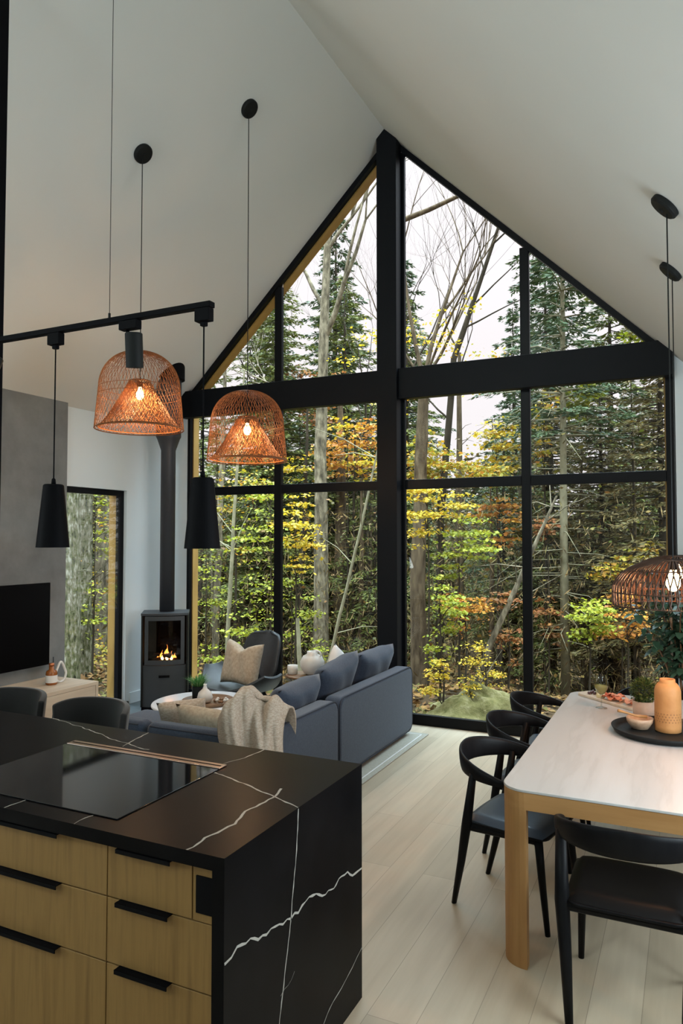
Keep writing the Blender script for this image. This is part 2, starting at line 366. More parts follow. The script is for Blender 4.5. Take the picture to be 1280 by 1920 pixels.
vein([(-2.285, 2.687), (-2.235, 2.46)], .008, jag=.003)
vein([(-1.668, 2.345), (-1.50, 2.29), (-1.344, 2.225), (-1.199, 2.164)], .011, jag=.003)
vein([(-1.344, 2.30), (-1.325, 2.21), (-1.335, 2.06), (-1.312, 1.955), (-1.335, 1.85), (-1.331, 1.735)], .013, jag=.006)
vein([(-1.655, 2.687), (-1.665, 2.55), (-1.70, 2.45)], .009, jag=.003)
vein([(-2.084, 1.819), (-2.089, 1.735)], .008); vein([(-1.77, 1.815), (-1.772, 1.735)], .008)
vein([(2.164, .912), (2.150, .78), (2.115, .58), (2.09, .48), (2.064, .36), (2.02, .2), (2.0, .01)], .009, False, jag=.002)
vein([(1.737, .621), (1.80, .64), (1.964, .600), (2.115, .576), (2.24, .575), (2.367, .545), (2.50, .55), (2.60, .52), (2.686, .505)], .013, False, jag=.010)
vein([(2.686, .194), (2.55, .15), (2.40, .12), (2.2, .02)], .007, False, jag=.002)
vein([(2.05, .36), (2.10, .37), (2.14, .39)], .003, False)
wt.build('worktop', [M['stone'], M['vein']], isl)
# carcass and drawer fronts
FY = 1.757
box('cabinet_body', M['oakcarcass'], IXL, IX-.043, FY+.021, 2.30, .10, IT-.043, isl)
box('plinth', M['black'], IXL, IX-.05, FY+.07, 2.25, 0, .10, isl)
rows = [(.708, .866), (.508, .704), (.115, .504)]
def front(x0, x1, z0, z1, hx0=None, hx1=None):
    d = box('drawer', M['oak'], x0+.0015, x1-.0015, FY, FY+.02, z0, z1, isl, bevel=.001, seg=1)
    if hx0 is not None:
        hz = z1
        MB().box(hx0, hx1, FY-.022, FY+.012, hz, hz+.0025).box(hx0, hx1, FY-.024, FY-.021, hz-.010, hz+.0025).build('handle', M['black'], d, label='matt black edge pull')
front(-1.652, -1.326, *rows[0], -1.600, -1.392)
front(-1.652, -1.243, *rows[1], -1.600, -1.400)
front(-1.652, -1.243, *rows[2], -1.600, -1.400)
for r in rows:
    front(-2.452, -1.652, *r, -2.26, -1.847)
    front(-3.252, -2.452, *r, -3.06, -2.64)
    front(-3.89, -3.252, *r, -3.7, -3.4)
fp = box('filler_panel', M['oak'], -1.323, -1.243, FY+.0, FY+.02, .708, .866, isl)
ok = MB().box(-1.310, -1.243, FY-.006, FY-.0, .733, .840).build('power_outlet', M['black'], fp, bevel=.002)
# cooktop, its own thing lying on the worktop
ct = thing('induction_cooktop', 'black glass induction cooktop set in the island worktop', 'cooktop', (-2.075, 2.10, IT+.0008))
box('cooktop_glass', M['cookglass'], -.405, .405, -.283, .272, 0, .0035, ct, bevel=.002)
vg = MB().box(-.405, .405, .279, .330, 0, .006).build('downdraft_vent', M['steel'], ct, bevel=.002, label='brushed metal strip along the back edge')
MB().box(-.395, .395, .300, .308, .0062, .0068).build('vent_slot', M['black'], vg)
box('seal', M['black'], -.405, .405, .273, .278, 0, .003, ct)

# ================================================================== BAR STOOLS (far side of the island)
def make_stool(label, loc, rz, group):
    t = thing('bar_stool', label, 'bar stool', loc, rz, group)
    # seat faces -y (towards the island); backrest curved round the rear
    mb = MB()
    def seat(u, v):
        a, b = 2*u-1, 2*v-1; return (a*.225*(1-.1*b*b), b*.20, .66-.015*(1-a*a)*(1-b*b))
    mb.grid(seat, 12, 12); mb.build('seat', M['stoolfabric'], t, smooth=True, thick=.05, bevel=.01)
    mb = MB()
    def back(u, v):
        a = (2*u-1); th = a*1.25; r = .255+.02*v
        z = .70+.205*v*(1-.16*abs(a)**4)
        return (r*sin(th), -.02+r*cos(th)*.92, z)
    mb.grid(back, 28, 8); mb.build('backrest', M['stoolfabric'], t, smooth=True, thick=.038, bevel=.012, seg=3)
    for sx in (-1, 1):
        for sy in (-1, 1):
            MB().tube([(sx*.16, sy*.14, .64), (sx*.215, sy*.20, 0)], [.014, .010], 8).build('leg', M['black'], t, smooth=True)
    MB().tube([(.20, -.185, .22), (-.20, -.185, .22)], .008, 6).build('footrest', M['black'], t)
    return t
make_stool('black upholstered bar stool behind the island, cut off by the left picture edge', (-3.66, 2.98, 0), .12, 'bar stools behind the island')
make_stool('black upholstered bar stool behind the island, the one nearer the stove and sofa', (-3.02, 2.98, 0), .0, 'bar stools behind the island')

# ================================================================== SOFA (sectional)
RUG_Z = .012
rug = box('area_rug', noisy(mat('grey_rug', (.5, .5, .48), 1, spec=.05), [(.38, .36, .30), (.48, .455, .39)], scale=60, bump=.3, dist=.003), -4.66, -2.20, 3.3, 6.46, 0.0005, RUG_Z, bevel=.004)
tag(rug, 'pale grey woven rug with a stitched border under the blue sofa', 'rug')
MB().box(-2.255, -2.245, 3.4, 6.40, RUG_Z, RUG_Z+.002).box(-4.6, -2.25, 6.40, 6.41, RUG_Z, RUG_Z+.002).build('border_stitching', M['whitefab'], rug)
sofa = thing('sectional_sofa', 'slate blue fabric corner sofa with loose back cushions, in front of the glass wall', 'sofa', (0, 0, 0))
SXO = -2.34; SH = .635
def soft_slab(name, x0, x1, y0, y1, z0, z1, r, parent=sofa, m='sofa', bow=0.0, seg=5):
    mb = MB().box(x0, x1, y0, y1, z0, z1); o = mb.build(name, M[m], parent, bevel=r, seg=seg); return o
def back_panel(y0, y1, name='backrest'):
    """rounded upright panel of the back, corners rounded in side view"""
    rr = .085; pts = []
    for cxx, czz, a0 in ((y1-rr, SH-rr, 0), (y0+rr, SH-rr, 90), (y0+rr*.5, .05+rr*.5, 180), (y1-rr, .05+rr, 270)):
        rad = rr*.5 if a0 == 180 else rr
        for k in range(7):
            a = radians(a0+90*k/6); pts.append((cxx+rad*cos(a), czz+rad*sin(a)))
    o = MB().prism(pts, 0, SXO-.15, SXO).build(name, M['sofa'], sofa, bevel=.028, seg=4)
    ring = [(SXO-.010, p[0]+0, p[1]) for p in pts]; cy0, cz0 = (y0+y1)/2, .34
    MB().tube([(SXO-.006, cy0+(p[0]-cy0)*.995, cz0+(p[1]-cz0)*.99) for p in pts+pts[:1]], .0055, 6, cap=False).build('piping', M['sofatrim'], o, smooth=True)
    return o
back_panel(4.86, 6.42); back_panel(3.76, 4.84)
def back_panel_x(x0, x1):
    o = MB().box(x0, x1, 3.72, 3.86, .05, SH-.01).build('backrest', M['sofa'], sofa, bevel=.05, seg=5)
    MB().tube([(x0+.04, 3.73, SH-.03), (x1-.04, 3.73, SH-.03)], .005, 6).build('piping', M['sofatrim'], o)
back_panel_x(-4.05, -3.22); back_panel_x(-3.20, SXO-.02)
soft_slab('seat_base', SXO-1.0, SXO-.155, 3.87, 6.38, .07, .26, .03)
soft_slab('seat_base', -4.05, SXO-1.01, 3.87, 4.72, .07, .26, .03)
for y0, y1 in ((3.88, 4.72), (4.73, 5.55), (5.56, 6.38)):
    soft_slab('seat_cushion', SXO-1.02, SXO-.16, y0, y1, .262, .43, .05)
soft_slab('seat_cushion', -4.05, SXO-1.03, 3.88, 4.72, .262, .43, .05)
for x, y in ((SXO-.07, 6.3), (SXO-.95, 6.3), (SXO-.07, 3.8), (-3.98, 3.80), (-3.98, 4.65)):
    MB().lathe([(.016, RUG_Z+.001), (.02, .07)], 10, (x, y, 0)).build('leg', M['black'], sofa, smooth=True)
def cushion(name, label, m, w_, h_, t_, loc, rot, group=None, cat='cushion', pinch=.07, parent=None, n=16, chop=0):
    mb = MB(); pillow(mb, w_, h_, t_, n, pinch=pinch)
    if chop: mb.v = [(x, y, z-chop*math.exp(-(x/(w_*.16))**2)*max(0, (z/h_+.5))**3) for x, y, z in mb.v]
    o = mb.build(name, M[m], parent, smooth=True, loc=loc); weld(o, .002)
    o.rotation_euler = rot; return tag(o, label, cat, group) if not parent else o
# loose back cushions of the long side (pushed up against the backrest)
gback = 'loose back cushions of the blue sofa'
for k_, (y, ww, tl, lb, hh) in enumerate(((6.02, .76, .42, 'slate blue back cushion at the window end of the sofa', .42), (5.27, .66, .42, 'slate blue back cushion in the middle of the sofa, leaning over its neighbour', .44),
                  (4.62, .60, .40, 'slate blue back cushion beside the draped blanket', .37))):
    o = cushion('back_cushion', lb, 'sofa', ww, hh, .21, (SXO-.275, y, .445+hh/2*.92), (0, 0, 0), gback)
    o.rotation_euler = (tl, (0, -.10, -.03)[k_], radians(90)); o['category'] = 'cushion'
o = cushion('throw_pillow', 'white scatter pillow whose corner peeks above the sofa cushions', 'whitefab', .46, .46, .13, (SXO-.44, 5.78, .585), (0, 0, 0))
o.rotation_euler = (-.2, .72, radians(82))
o = cushion('throw_pillow', 'large beige linen pillow lying along the low back of the sofa', 'beige', .62, .36, .16, (-2.84, 4.03, .525), (.35, .04, .02))
o = cushion('throw_pillow', 'small crumpled beige pillow left of the large linen pillow', 'cream', .34, .34, .15, (-3.22, 4.16, .535), (.35, -.10, .5))
# knitted blanket thrown over the sofa corner
bl = MB(); rb = random.Random(3)
prof = [(-.52, .445), (-.40, .47), (-.28, .52), (-.17, .66), (-.10, .75), (-.02, .79), (.07, .765), (.15, .68), (.19, .56), (.205, .45), (.215, .37)]
def drape(u, v):
    f = v*(len(prof)-1); i = min(int(f), len(prof)-2); t = f-i
    d = prof[i][0]*(1-t)+prof[i+1][0]*t; z = prof[i][1]*(1-t)+prof[i+1][1]*t
    a = (u-.5); fold = .030*sin(u*10+v*7+1)+.014*sin(u*17-v*11)+.008*sin(u*37+v*6)+.018*sin(u*5-v*9)
    top = max(0, 1-((v-.5)/.35)**2)
    x = a*(.50+.10*sin(v*4)-.10*max(0, v-.7))-.12*(.5-v)+(.06*sin(v*7)) 
    z += top*(.10-.62*a*a)+fold*.9
    d += fold*1.2*(1 if v > .55 else .3)
    if v > .95: z += -.05*sin(u*7)
    # drape crosses the corner diagonally, outwards is (+x, -y)
    return (-2.43+x*.62+d*.42, 3.86+x*.35-d*.88, z)
bl.grid(drape, 60, 60)
ob = bl.build('knitted_blanket', M['cream'], smooth=True, thick=.012); tag(ob, 'cream knitted blanket draped over the corner of the blue sofa', 'blanket')
bl = MB()
def spread(u, v):
    x = -2.62-.30*u; y = 4.07+.42*v+.03*sin(u*9); z = .445+.03*abs(sin(u*8+v*5))+.06*(1-v)*(1-u)
    return (x, y, z)
bl.grid(spread, 20, 20); bl.build('blanket_end', M['cream'], ob, smooth=True, thick=.01)

# ================================================================== COFFEE TABLE and things on it
ctb = thing('coffee_table', 'round white coffee table in front of the wood stove', 'table', (-3.80, 5.17, RUG_Z+.001))
MB().lathe([(.02, .372), (.41, .372), (.435, .378), (.44, .388), (.435, .398), (.42, .402), (.02, .402)], 64, closed=False).build('tabletop', mat('white_table_lacquer', (.74, .75, .77), .22, spec=.5), ctb, smooth=True, bevel=.002)
MB().lathe([(.20, 0), (.20, .012), (.05, .03), (.04, .30), (.07, .371)], 32).build('pedestal', M['whitefab'], ctb, smooth=True)
TZ = RUG_Z+.404
tr = thing('serving_tray', 'round wooden tray on the white coffee table', 'tray', (-3.73, 5.14, TZ))
MB().lathe([(.01, 0), (.20, 0), (.215, .006), (.22, .03), (.212, .03), (.205, .012), (.01, .012)], 40).build('tray_base', M['walnut'], tr, smooth=True)
pg = thing('potted_grass', 'small spiky green plant in a black pot on the coffee table tray', 'plant', (-3.84, 5.15, TZ+.0125))
MB().lathe([(.035, 0), (.05, .01), (.055, .12), (.048, .12), (.045, .10), (.0, .10)], 20).build('pot', M['blackpowder'], pg, smooth=True)
mb = MB(); rg = random.Random(1)
for i in range(170):
    a = rg.uniform(0, 2*pi); t = rg.uniform(.1, 1.0)**.7; h = rg.uniform(.08, .17); r0 = rg.uniform(0, .035); w_ = .0035
    p0 = Vector((r0*cos(a), r0*sin(a), .10)); tip = p0+Vector((cos(a)*t*.12, sin(a)*t*.12, h*(1-.4*t))); mid = (p0+tip)/2+Vector((0, 0, .02))
    sd = Vector((-sin(a), cos(a), 0))*w_
    mb.add([p0-sd, p0+sd, mid+sd, mid-sd, tip], [(0, 1, 2, 3), (3, 2, 4)])
mb.build('grass_blades', island_ramp(mat('grass_leaf', (.1, .3, .05)), [(.04, .16, .04), (.10, .30, .07), (.30, .45, .20)], .3), pg)
va = MB().lathe([(.03, 0), (.055, .01), (.066, .045), (.055, .085), (.022, .115), (.012, .14), (.016, .155), (.010, .155), (.008, .12)], 28).build('bud_vase', M['ceramic'], smooth=True, loc=(-3.725, 5.09, TZ+.0125))
tag(va, 'small white teardrop vase on the coffee table tray', 'vase')
bd = thing('wooden_bead_garland', 'string of brown wooden beads lying on the coffee table tray', 'bead garland', (-3.60, 5.16, TZ+.0125))
for i in range(13):
    a = i*.48; MB().lathe([(.002, -.013), (.011, -.008), (.014, 0), (.011, .008), (.002, .013)], 10, (.055*cos(a)*(1+.2*sin(i)), .045*sin(a), .0135+.010*(i % 3 == 0))).build('bead', M['walnut'] if i % 3 else M['ceramic'], bd, smooth=True)

# ================================================================== LOUNGE CHAIR with cushion
lc = thing('lounge_chair', 'charcoal three-legged shell lounge chair with a curved winged seat, by the glass wall', 'lounge chair', (-3.98, 5.98, RUG_Z+.001), radians(-20))
mb = MB()
def lseat(u, v):
    a = 2*u-1; b = 2*v-1
    half = .27*(1-.62*abs(a)**2.6)
    y = b*half-.02+.06*a*a
    z = .335+.20*abs(a)**2.3-.035*b*(1-abs(a))-.02*(1-b*b)
    return (a*.50*(1-.03*b*b), y, z)
mb.grid(lseat, 40, 14); mb.build('seat', M['charcoal'], lc, smooth=True, thick=.028, bevel=.006)
mb = MB()
def lback(u, v):
    a = 2*u-1; b = 2*v-1     # superellipse outline
    k = (1-abs(b)**4.2)**(1/4.2)*.98+.02
    x = a*.285*k*(1-.10*b); z = .64+b*.225
    y = .255+.14*(v)-.07*a*a*k
    return (x, y, z)
mb.grid(lback, 22, 26); mb.build('backrest', M['charcoal'], lc, smooth=True, thick=.03)
for pth in ([(-.22, -.22, 0), (-.20, -.16, .20), (-.10, -.05, .31)], [(.22, -.22, 0), (.20, -.16, .20), (.10, -.05, .31)], [(0, .42, 0), (0, .33, .22), (0, .22, .44)]):
    MB().tube(pth, [.014, .02, .018], 8, flat=(1.6, .8)).build('leg', M['blackash'], lc, smooth=True)
MB().tube([(0, .10, .31), (0, .20, .36), (0, .27, .46)], .018, 8, flat=(2.6, .7)).build('back_support', M['blackash'], lc, smooth=True)
o = cushion('ribbed_cushion', 'beige ribbed cushion sitting on the charcoal lounge chair', 'beige', .52, .44, .16, (-3.95, 5.99, .60), (-.22, .03, radians(-15)), pinch=.14, n=24, chop=.075)
mb = MB()
# ================================================================== SIDE TABLE, vase, candle
st = thing('side_table', 'small round wooden side table beside the lounge chair', 'side table', (-3.37, 6.24, RUG_Z+.001), .3)
MB().lathe([(.01, .468), (.20, .468), (.205, .478), (.20, .488), (.01, .488)], 40).build('tabletop', M['walnut'], st, smooth=True, bevel=.002)
for k in range(3):
    a = k*2*pi/3+.4; MB().tube([(cos(a)*.15, sin(a)*.15, .467), (cos(a)*.19, sin(a)*.19, 0)], [.013, .010], 8).build('leg', M['walnut'], st, smooth=True)
SZ = RUG_Z+.490
va = MB().lathe([(.05, 0), (.085, .02), (.115, .08), (.118, .13), (.09, .18), (.05, .20), (.052, .225), (.042, .225), (.040, .20)], 36).build('round_vase', M['ceramic'], smooth=True, loc=(-3.31, 6.25, SZ))
tag(va, 'round white ceramic vase on the wooden side table', 'vase')
rv = MB().tube([(.045+.05*cos(a), 0, .20+.035*sin(a)) for a in [i*pi/6 for i in range(-2, 9)]], .008, 8).build('handle', M['ceramic'], va, smooth=True)
cd = MB().lathe([(.045, 0), (.05, .005), (.05, .085), (.044, .085), (.044, .05), (.0, .05)], 24).build('candle_jar', M['ceramic'], smooth=True, loc=(-3.50, 6.20, SZ)); tag(cd, 'short cream candle jar on the wooden side table', 'candle')

# ================================================================== WOOD STOVE
hp = box('hearth_pad', noisy(mat('slate_tile', (.1, .12, .13), .45, spec=.4), [(.075, .095, .105), (.12, .145, .155)], scale=3), XL+.016, -4.68, 5.30, G-.016, 0.0005, .012); tag(hp, 'blue grey slate hearth slab under the wood stove', 'hearth')
sv = thing('wood_stove', 'tall grey cylindrical-front wood stove with a burning fire behind its glass door', 'stove', (-5.12, 6.28, .0125), radians(36))
W_, D_ = .235, .17
def plan(w, d0, d1, bulge, k=9):
    """plan outline: flat back at +d1, bowed front at -d0"""
    pts = [(w, d1), (-w, d1)]
    for i in range(k+1):
        a = -1+2*i/k; pts.append((a*w, -d0-bulge*(1-a*a)))
    return pts
MB().prism(plan(W_, D_, D_+.03, .045), 2, 0, .035).build('plinth', M['black'], sv)
lb = MB().prism(plan(W_-.008, D_-.006, D_+.025, .045), 2, .036, .47).build('drawer_front', M['stovesteel'], sv, bevel=.004)
MB().box(-.055, .055, -D_-.054, -D_-.02, .345, .368).build('handle_slot', M['black'], lb)
for sx in (-1, 1):
    MB().prism([(sx*(W_-.012), -D_-.008), (sx*W_*1.03, -D_-.008), (sx*W_*1.03, D_+.03), (sx*(W_-.012), D_+.03)], 2, .036, .99).build('side_panel', M['blackpowder'], sv, bevel=.003)
MB().box(-W_+.013, W_-.013, D_-.02, D_+.02, .471, .985).build('firebox_back', M['black'], sv)
MB().prism(plan(W_-.013, D_-.02, D_-.021, .03), 2, .471, .49).build('firebox_floor', M['black'], sv)
MB().prism(plan(W_*1.05, D_+.004, D_+.04, .048), 2, .991, 1.018).build('top_plate', M['stovesteel'], sv, bevel=.004)
# door: bowed frame with a glass pane
def bow(x, off=0): a = x/W_; return -D_-off-.045*(1-a*a)
def bowed(mb, x0, x1, z0, z1, t0, t1, n=8):
    pts = [(x0+(x1-x0)*i/n, bow(x0+(x1-x0)*i/n, t1)) for i in range(n+1)]+[(x1-(x1-x0)*i/n, bow(x1-(x1-x0)*i/n, t0)) for i in range(n+1)]
    mb.prism(pts, 2, z0, z1)
mb = MB(); dw = .205
bowed(mb, -dw, dw, .477, .525, -.012, .004); bowed(mb, -dw, dw, .94, .985, -.012, .004)
bowed(mb, -dw, -dw+.038, .525, .94, -.012, .004, 3); bowed(mb, dw-.038, dw, .525, .94, -.012, .004, 3)
door = mb.build('stove_door', M['stovesteel'], sv)
mb = MB(); bowed(mb, -dw+.038, dw-.038, .525, .94, -.006, -.001); mb.build('door_glass', glassy('stove_glass', (.62, .60, .58), .05), door)
for q, (a, b_, zz) in enumerate((((-.13, -.12, .50), (.12, -.02, .535), .035), ((-.08, .02, .53), (.13, -.10, .50), .03), ((-.12, -.02, .55), (.06, -.13, .56), .028))):
    lg = MB().tube([a, b_], zz, 10).build('firewood_log', M['log'], loc=(0, 0, 0), smooth=True); lg.parent = sv
def flame(parent, x, y, z, h, r, m, sd):
    rr_ = random.Random(sd); mb = MB(); pr = []
    for i in range(12):
        t = i/11; pr.append((r*(sin(pi*min(1, t*1.15+.12)))*(1-t)**.35+.001, h*t))
    mb.lathe(pr, 10); mb.v = [(p[0]+.25*r*sin(p[2]*60+sd)*(p[2]/h)+x, p[1]*.6+y, p[2]+z) for p in mb.v]
    return mb.build('flame', m, parent, smooth=True)
for q, (x, y, h, r) in enumerate(((.02, -.10, .16, .032), (-.03, -.09, .10, .030), (.065, -.10, .09, .028), (.10, -.08, .065, .022), (-.07, -.08, .05, .02))):
    flame(sv, x, y, .515, h, r, M['flame'], q); 
    if q < 3: flame(sv, x+.004, y-.022, .515, h*.5, r*.55, M['flamecore'], q+9)
ld = bpy.data.lights.new('fire_light', 'POINT'); ld.energy = 1.4; ld.color = (1, .42, .12); ld.shadow_soft_size = .05
lo = bpy.data.objects.new('fire_light', ld); C.objects.link(lo); lo.parent = sv; lo.location = (0, -.12, .68)
# flue pipe
zp = zc(-5.08)
fl = MB().lathe([(.079, 1.03), (.079, 2.78), (.12, 2.90), (.135, 2.93), (.135, zp+.10)], 36).build('stove_pipe', M['pipe'], smooth=True, loc=(-5.045, 6.25, 0)); fl.parent = None
fl.name = 'stove_pipe'; fl.data.transform(Matrix.Rotation(-radians(36), 4, 'Z')); fl.parent = sv; fl.location = (0.01, .02, -.0125+.003); 
fc = MB().lathe([(.17, zp-.05), (.17, zp+.14)], 36).build('ceiling_collar', M['black'], sv, smooth=False, loc=(.01, .02, -.0125))

# ================================================================== TV, console and the things on it
tv = thing('television', 'large flat black television on the grey plaster wall', 'television', (XL+.031, 4.345, 1.015))
box('screen', mat('tv_screen', (.001, .001, .0015), .35, spec=.08), .052, .058, -.677, .677, -.375, .377, tv)
box('casing', M['black'], .03, .0515, -.685, .685, -.386, .386, tv, bevel=.003)
box('wall_bracket', M['black'], 0, .0295, -.2, .2, -.15, .15, tv)
cs = thing('media_console', 'low pale wood media console under the television', 'media console', (0, 0, 0))
cx0, cx1, c0, c1, cz = XL+.031, -4.93, 3.0, 5.10, .505
MB().box(cx0, cx1, c0, c1, cz-.03, cz).box(cx0, cx1, c1-.03, c1, .10, cz-.03).box(cx0, cx1, c0, c0+.03, .10, cz-.03).box(cx0, cx1-.02, c0+.03, c1-.03, .10, .13).box(cx0, cx0+.02, c0+.03, c1-.03, .13, cz-.03).build('cabinet_body', M['palewood'], cs)
for k in range(3):
    a = c0+.032+k*.6795; box('door', M['palewood'], cx1-.02, cx1-.001, a, a+.676, .133, cz-.033, cs, bevel=.002, seg=1)
box('plinth', M['black'], cx0+.03, cx1-.06, c0+.05, c1-.05, 0, .099, cs)
bt = thing('amber_bottle', 'small amber bottle with a white label on the media console', 'bottle', (-5.20, 4.80, cz+.001))
MB().lathe([(.045, 0), (.05, .006), (.05, .10), (.045, .12), (.022, .135), (.022, .165), (.0, .165)], 24).build('bottle_body', mat('amber_glass', (.28, .09, .02), .15, spec=.5), bt, smooth=True)
MB().lathe([(.0508, .02), (.0508, .085)], 24, closed=True).build('paper_label', M['whitefab'], bt, smooth=True, label='blank white label')
MB().lathe([(.024, .1655), (.024, .19), (0, .19)], 20).build('cap', mat('copper_cap', (.45, .16, .07), .35, metal=.6), bt, smooth=True)
rs = MB(); pth = []
for i in range(33):
    a = -pi/2+2*pi*i/32; sc = 1+(.35*max(0, sin(a))**3); pth.append((-5.20, 4.905+.062*cos(a)*(1-.30*max(0, sin(a))), cz+.082+.078*sin(a)*sc))
rs.tube(pth, .011, 10, cap=False); o = rs.build('ring_sculpture', M['ceramic'], smooth=True); tag(o, 'pale teardrop ring ornament beside the amber bottle on the console', 'ornament')
for v in o.data.vertices: v.co.z = max(v.co.z, cz+.0005)
ir = MB().lathe([(.024, cz+.0005), (.026, cz+.004), (.006, cz+.02), (.006, cz+.22), (0, cz+.22)], 16, (-5.32, 4.93, 0)).build('reed_stick_holder', M['stovesteel'], smooth=True); tag(ir, 'thin grey stick ornament behind the pale ring on the console', 'ornament')

# ================================================================== DINING TABLE
marble = noisy(mat('white_marble', (.7, .68, .66), .28, spec=.5), [(.48, .465, .45), (.45, .435, .42), (.50, .485, .47), (.53, .52, .51)], scale=1.3, stretch=(3.2, .42, 1), detail=6, pos=[.44, .475, .51, .62], rot=(0, 0, radians(62)))
dt = thing('dining_table', 'long dining table with a white marble top and rounded oak legs, on the right', 'table', (0, 0, 0))
TX0, TX1, TY0, TY1, TH = -.757, .30, 3.150, 5.34, .75
def rrect(x0, x1, y0, y1, r, k=8):
    p = []
    for cx_, cy_, a0 in ((x1-r, y1-r, 0), (x0+r, y1-r, 90), (x0+r, y0+r, 180), (x1-r, y0+r, 270)):
        for i in range(k+1): a = radians(a0+90*i/k); p.append((cx_+r*cos(a), cy_+r*sin(a)))
    return p
MB().prism(rrect(TX0, TX1, TY0, TY1, .105), 2, TH-.012, TH).build('tabletop', marble, dt, bevel=.003)
out, inn = rrect(TX0+.002, TX1-.002, TY0+.002, TY1-.002, .104), rrect(TX0+.035, TX1-.035, TY0+.035, TY1-.035, .075)
mb = MB(); n = len(out); za, zb = TH-.085, TH-.0125
mb.add([(*p, za) for p in out]+[(*p, zb) for p in out]+[(*p, za) for p in inn]+[(*p, zb) for p in inn],
       [(i, (i+1) % n, n+(i+1) % n, n+i) for i in range(n)]+[(2*n+i, 3*n+i, 3*n+(i+1) % n, 2*n+(i+1) % n) for i in range(n)]+
       [(i, 2*n+i, 2*n+(i+1) % n, (i+1) % n) for i in range(n)]+[(n+i, n+(i+1) % n, 3*n+(i+1) % n, 3*n+i) for i in range(n)])
mb.build('apron', M['tableoakx'], dt)
for sx in (0, 1):
    for sy in (0, 1):
        # quarter-round outer corner, square inside
        r, w_ = .104, .112; pts = [(0, 0), (w_, 0), (w_, .03), (.03, w_), (0, w_)]
        pts = [(r-r*cos(radians(90*i/8)), r-r*sin(radians(90*i/8))) for i in range(9)]+[(w_, 0), (w_, .045), (.045, w_), (0, w_)]
        px = [(TX0+.0025+p[0], 0) if sx == 0 else (TX1-.0025-p[0], 0) for p in pts]
        pts = [(px[i][0], (TY0+.0025+p[1]) if sy == 0 else (TY1-.0025-p[1])) for i, p in enumerate(pts)]
        MB().prism(pts, 2, .0005, za-.0005).build('leg', M['tableoak'], dt)

# ================================================================== DINING CHAIRS
def make_chair(label, loc, rz, seatmat, group):
    """bentwood armchair, faces +y"""
    t = thing('dining_chair', label, 'chair', loc, rz, group)
    def rp(a): return Vector((.266*sin(a), -.02-.255*cos(a), .710-.056*(abs(a)/radians(108))**1.6))
    N_ = 34; A = radians(108); mb = MB(); vs = []; ns = 12
    for i in range(N_+1):
        a = -A+2*A*i/N_; q = abs(a)/A; p = rp(a); out_ = Vector((sin(a), -cos(a), 0))
        hh = .043*(1-q**1.7)+.0135; th = .010+.006*q**2
        if i in (0, N_): hh *= .6; th *= .6
        lean = .35*(1-q)
        for j in range(ns):
            an = 2*pi*j/ns; c_, s_ = cos(an), sin(an)
            u_ = math.copysign(abs(c_)**.8, c_)*th; v_ = math.copysign(abs(s_)**.8, s_)*hh
            vs.append(p+out_*(u_+v_*lean*.4)+Vector((0, 0, v_)))
    mb.add(vs, [(i*ns+j, i*ns+(j+1) % ns, (i+1)*ns+(j+1) % ns, (i+1)*ns+j) for i in range(N_) for j in range(ns)]+[tuple(range(ns)), tuple(range(N_*ns, N_*ns+ns))])
    mb.build('backrest', M['blackash'], t, smooth=True)
    for sx in (-1, 1):
        top = rp(sx*radians(66)); MB().tube([(sx*.195, -.255, 0), (sx*.212, -.205, .22), (sx*.230, -.165, .42), (top.x*.985, top.y, top.z-.012)], [.0125, .019, .024, .017], 10, flat=(1, 1.2)).build('leg', M['blackash'], t, smooth=True)
        MB().tube([(sx*.215, .235, 0), (sx*.205, .205, .25), (sx*.195, .185, .43)], [.0125, .018, .021], 10).build('leg', M['blackash'], t, smooth=True)
        MB().tube([(sx*.222, -.175, .405), (sx*.19, .185, .405)], .014, 8, flat=(.8, 1.4)).build('side_rail', M['blackash'], t)
    for y in (-.17, .18): MB().tube([(-.21, y, .405), (.21, y, .405)], .014, 8, flat=(.8, 1.4)).build('cross_rail', M['blackash'], t)
    mb = MB(); pts = rrect(-.225, .225, -.20, .235, .06, 6)
    pts = [(p[0]*(1+.10*(p[1])), p[1]) for p in pts]
    mb.prism(pts, 2, .418, .430); mb.build('seat_board', M['blackash'], t, bevel=.004)
    def st_(u, v):
        a, b = 2*u-1, 2*v-1; k = (1-abs(a)**6)*(1-abs(b)**6)
        return (a*.222*(1-.04*b*b)*(1+.05*b), .0175+b*.212*(1-.06*a*a), .431+.036*k**.35-.010*(1-a*a)*(1-b*b))
    mb = MB(); mb.grid(st_, 18, 18); mb.grid(lambda u, v: (st_(u, v)[0], st_(u, v)[1], .4305), 18, 18)
    weld(mb.build('seat', seatmat, t, smooth=True), .0004)
    return t
gch = 'black bentwood armchairs round the dining table'
c0 = make_chair('black bentwood dining chair with a blue grey seat, nearest on the left of the table', (-.80, 3.715, 0), radians(-90-11), M['blueseat'], gch)
dup(c0, 'black bentwood dining chair in the middle of the left side of the table', (-.83, 4.38, 0), radians(-90-4))
dup(c0, 'black bentwood dining chair nearest the glass on the left side of the table', (-.83, 5.02, 0), radians(-90+2))
make_chair('black bentwood dining chair at the near head of the table, seen from behind', (-.235, 3.115, 0), 0, M['blackleather'], gch)
dup(c0, 'black bentwood dining chair at the far head of the table behind the herb pot', (-.22, 5.46, 0), radians(180))

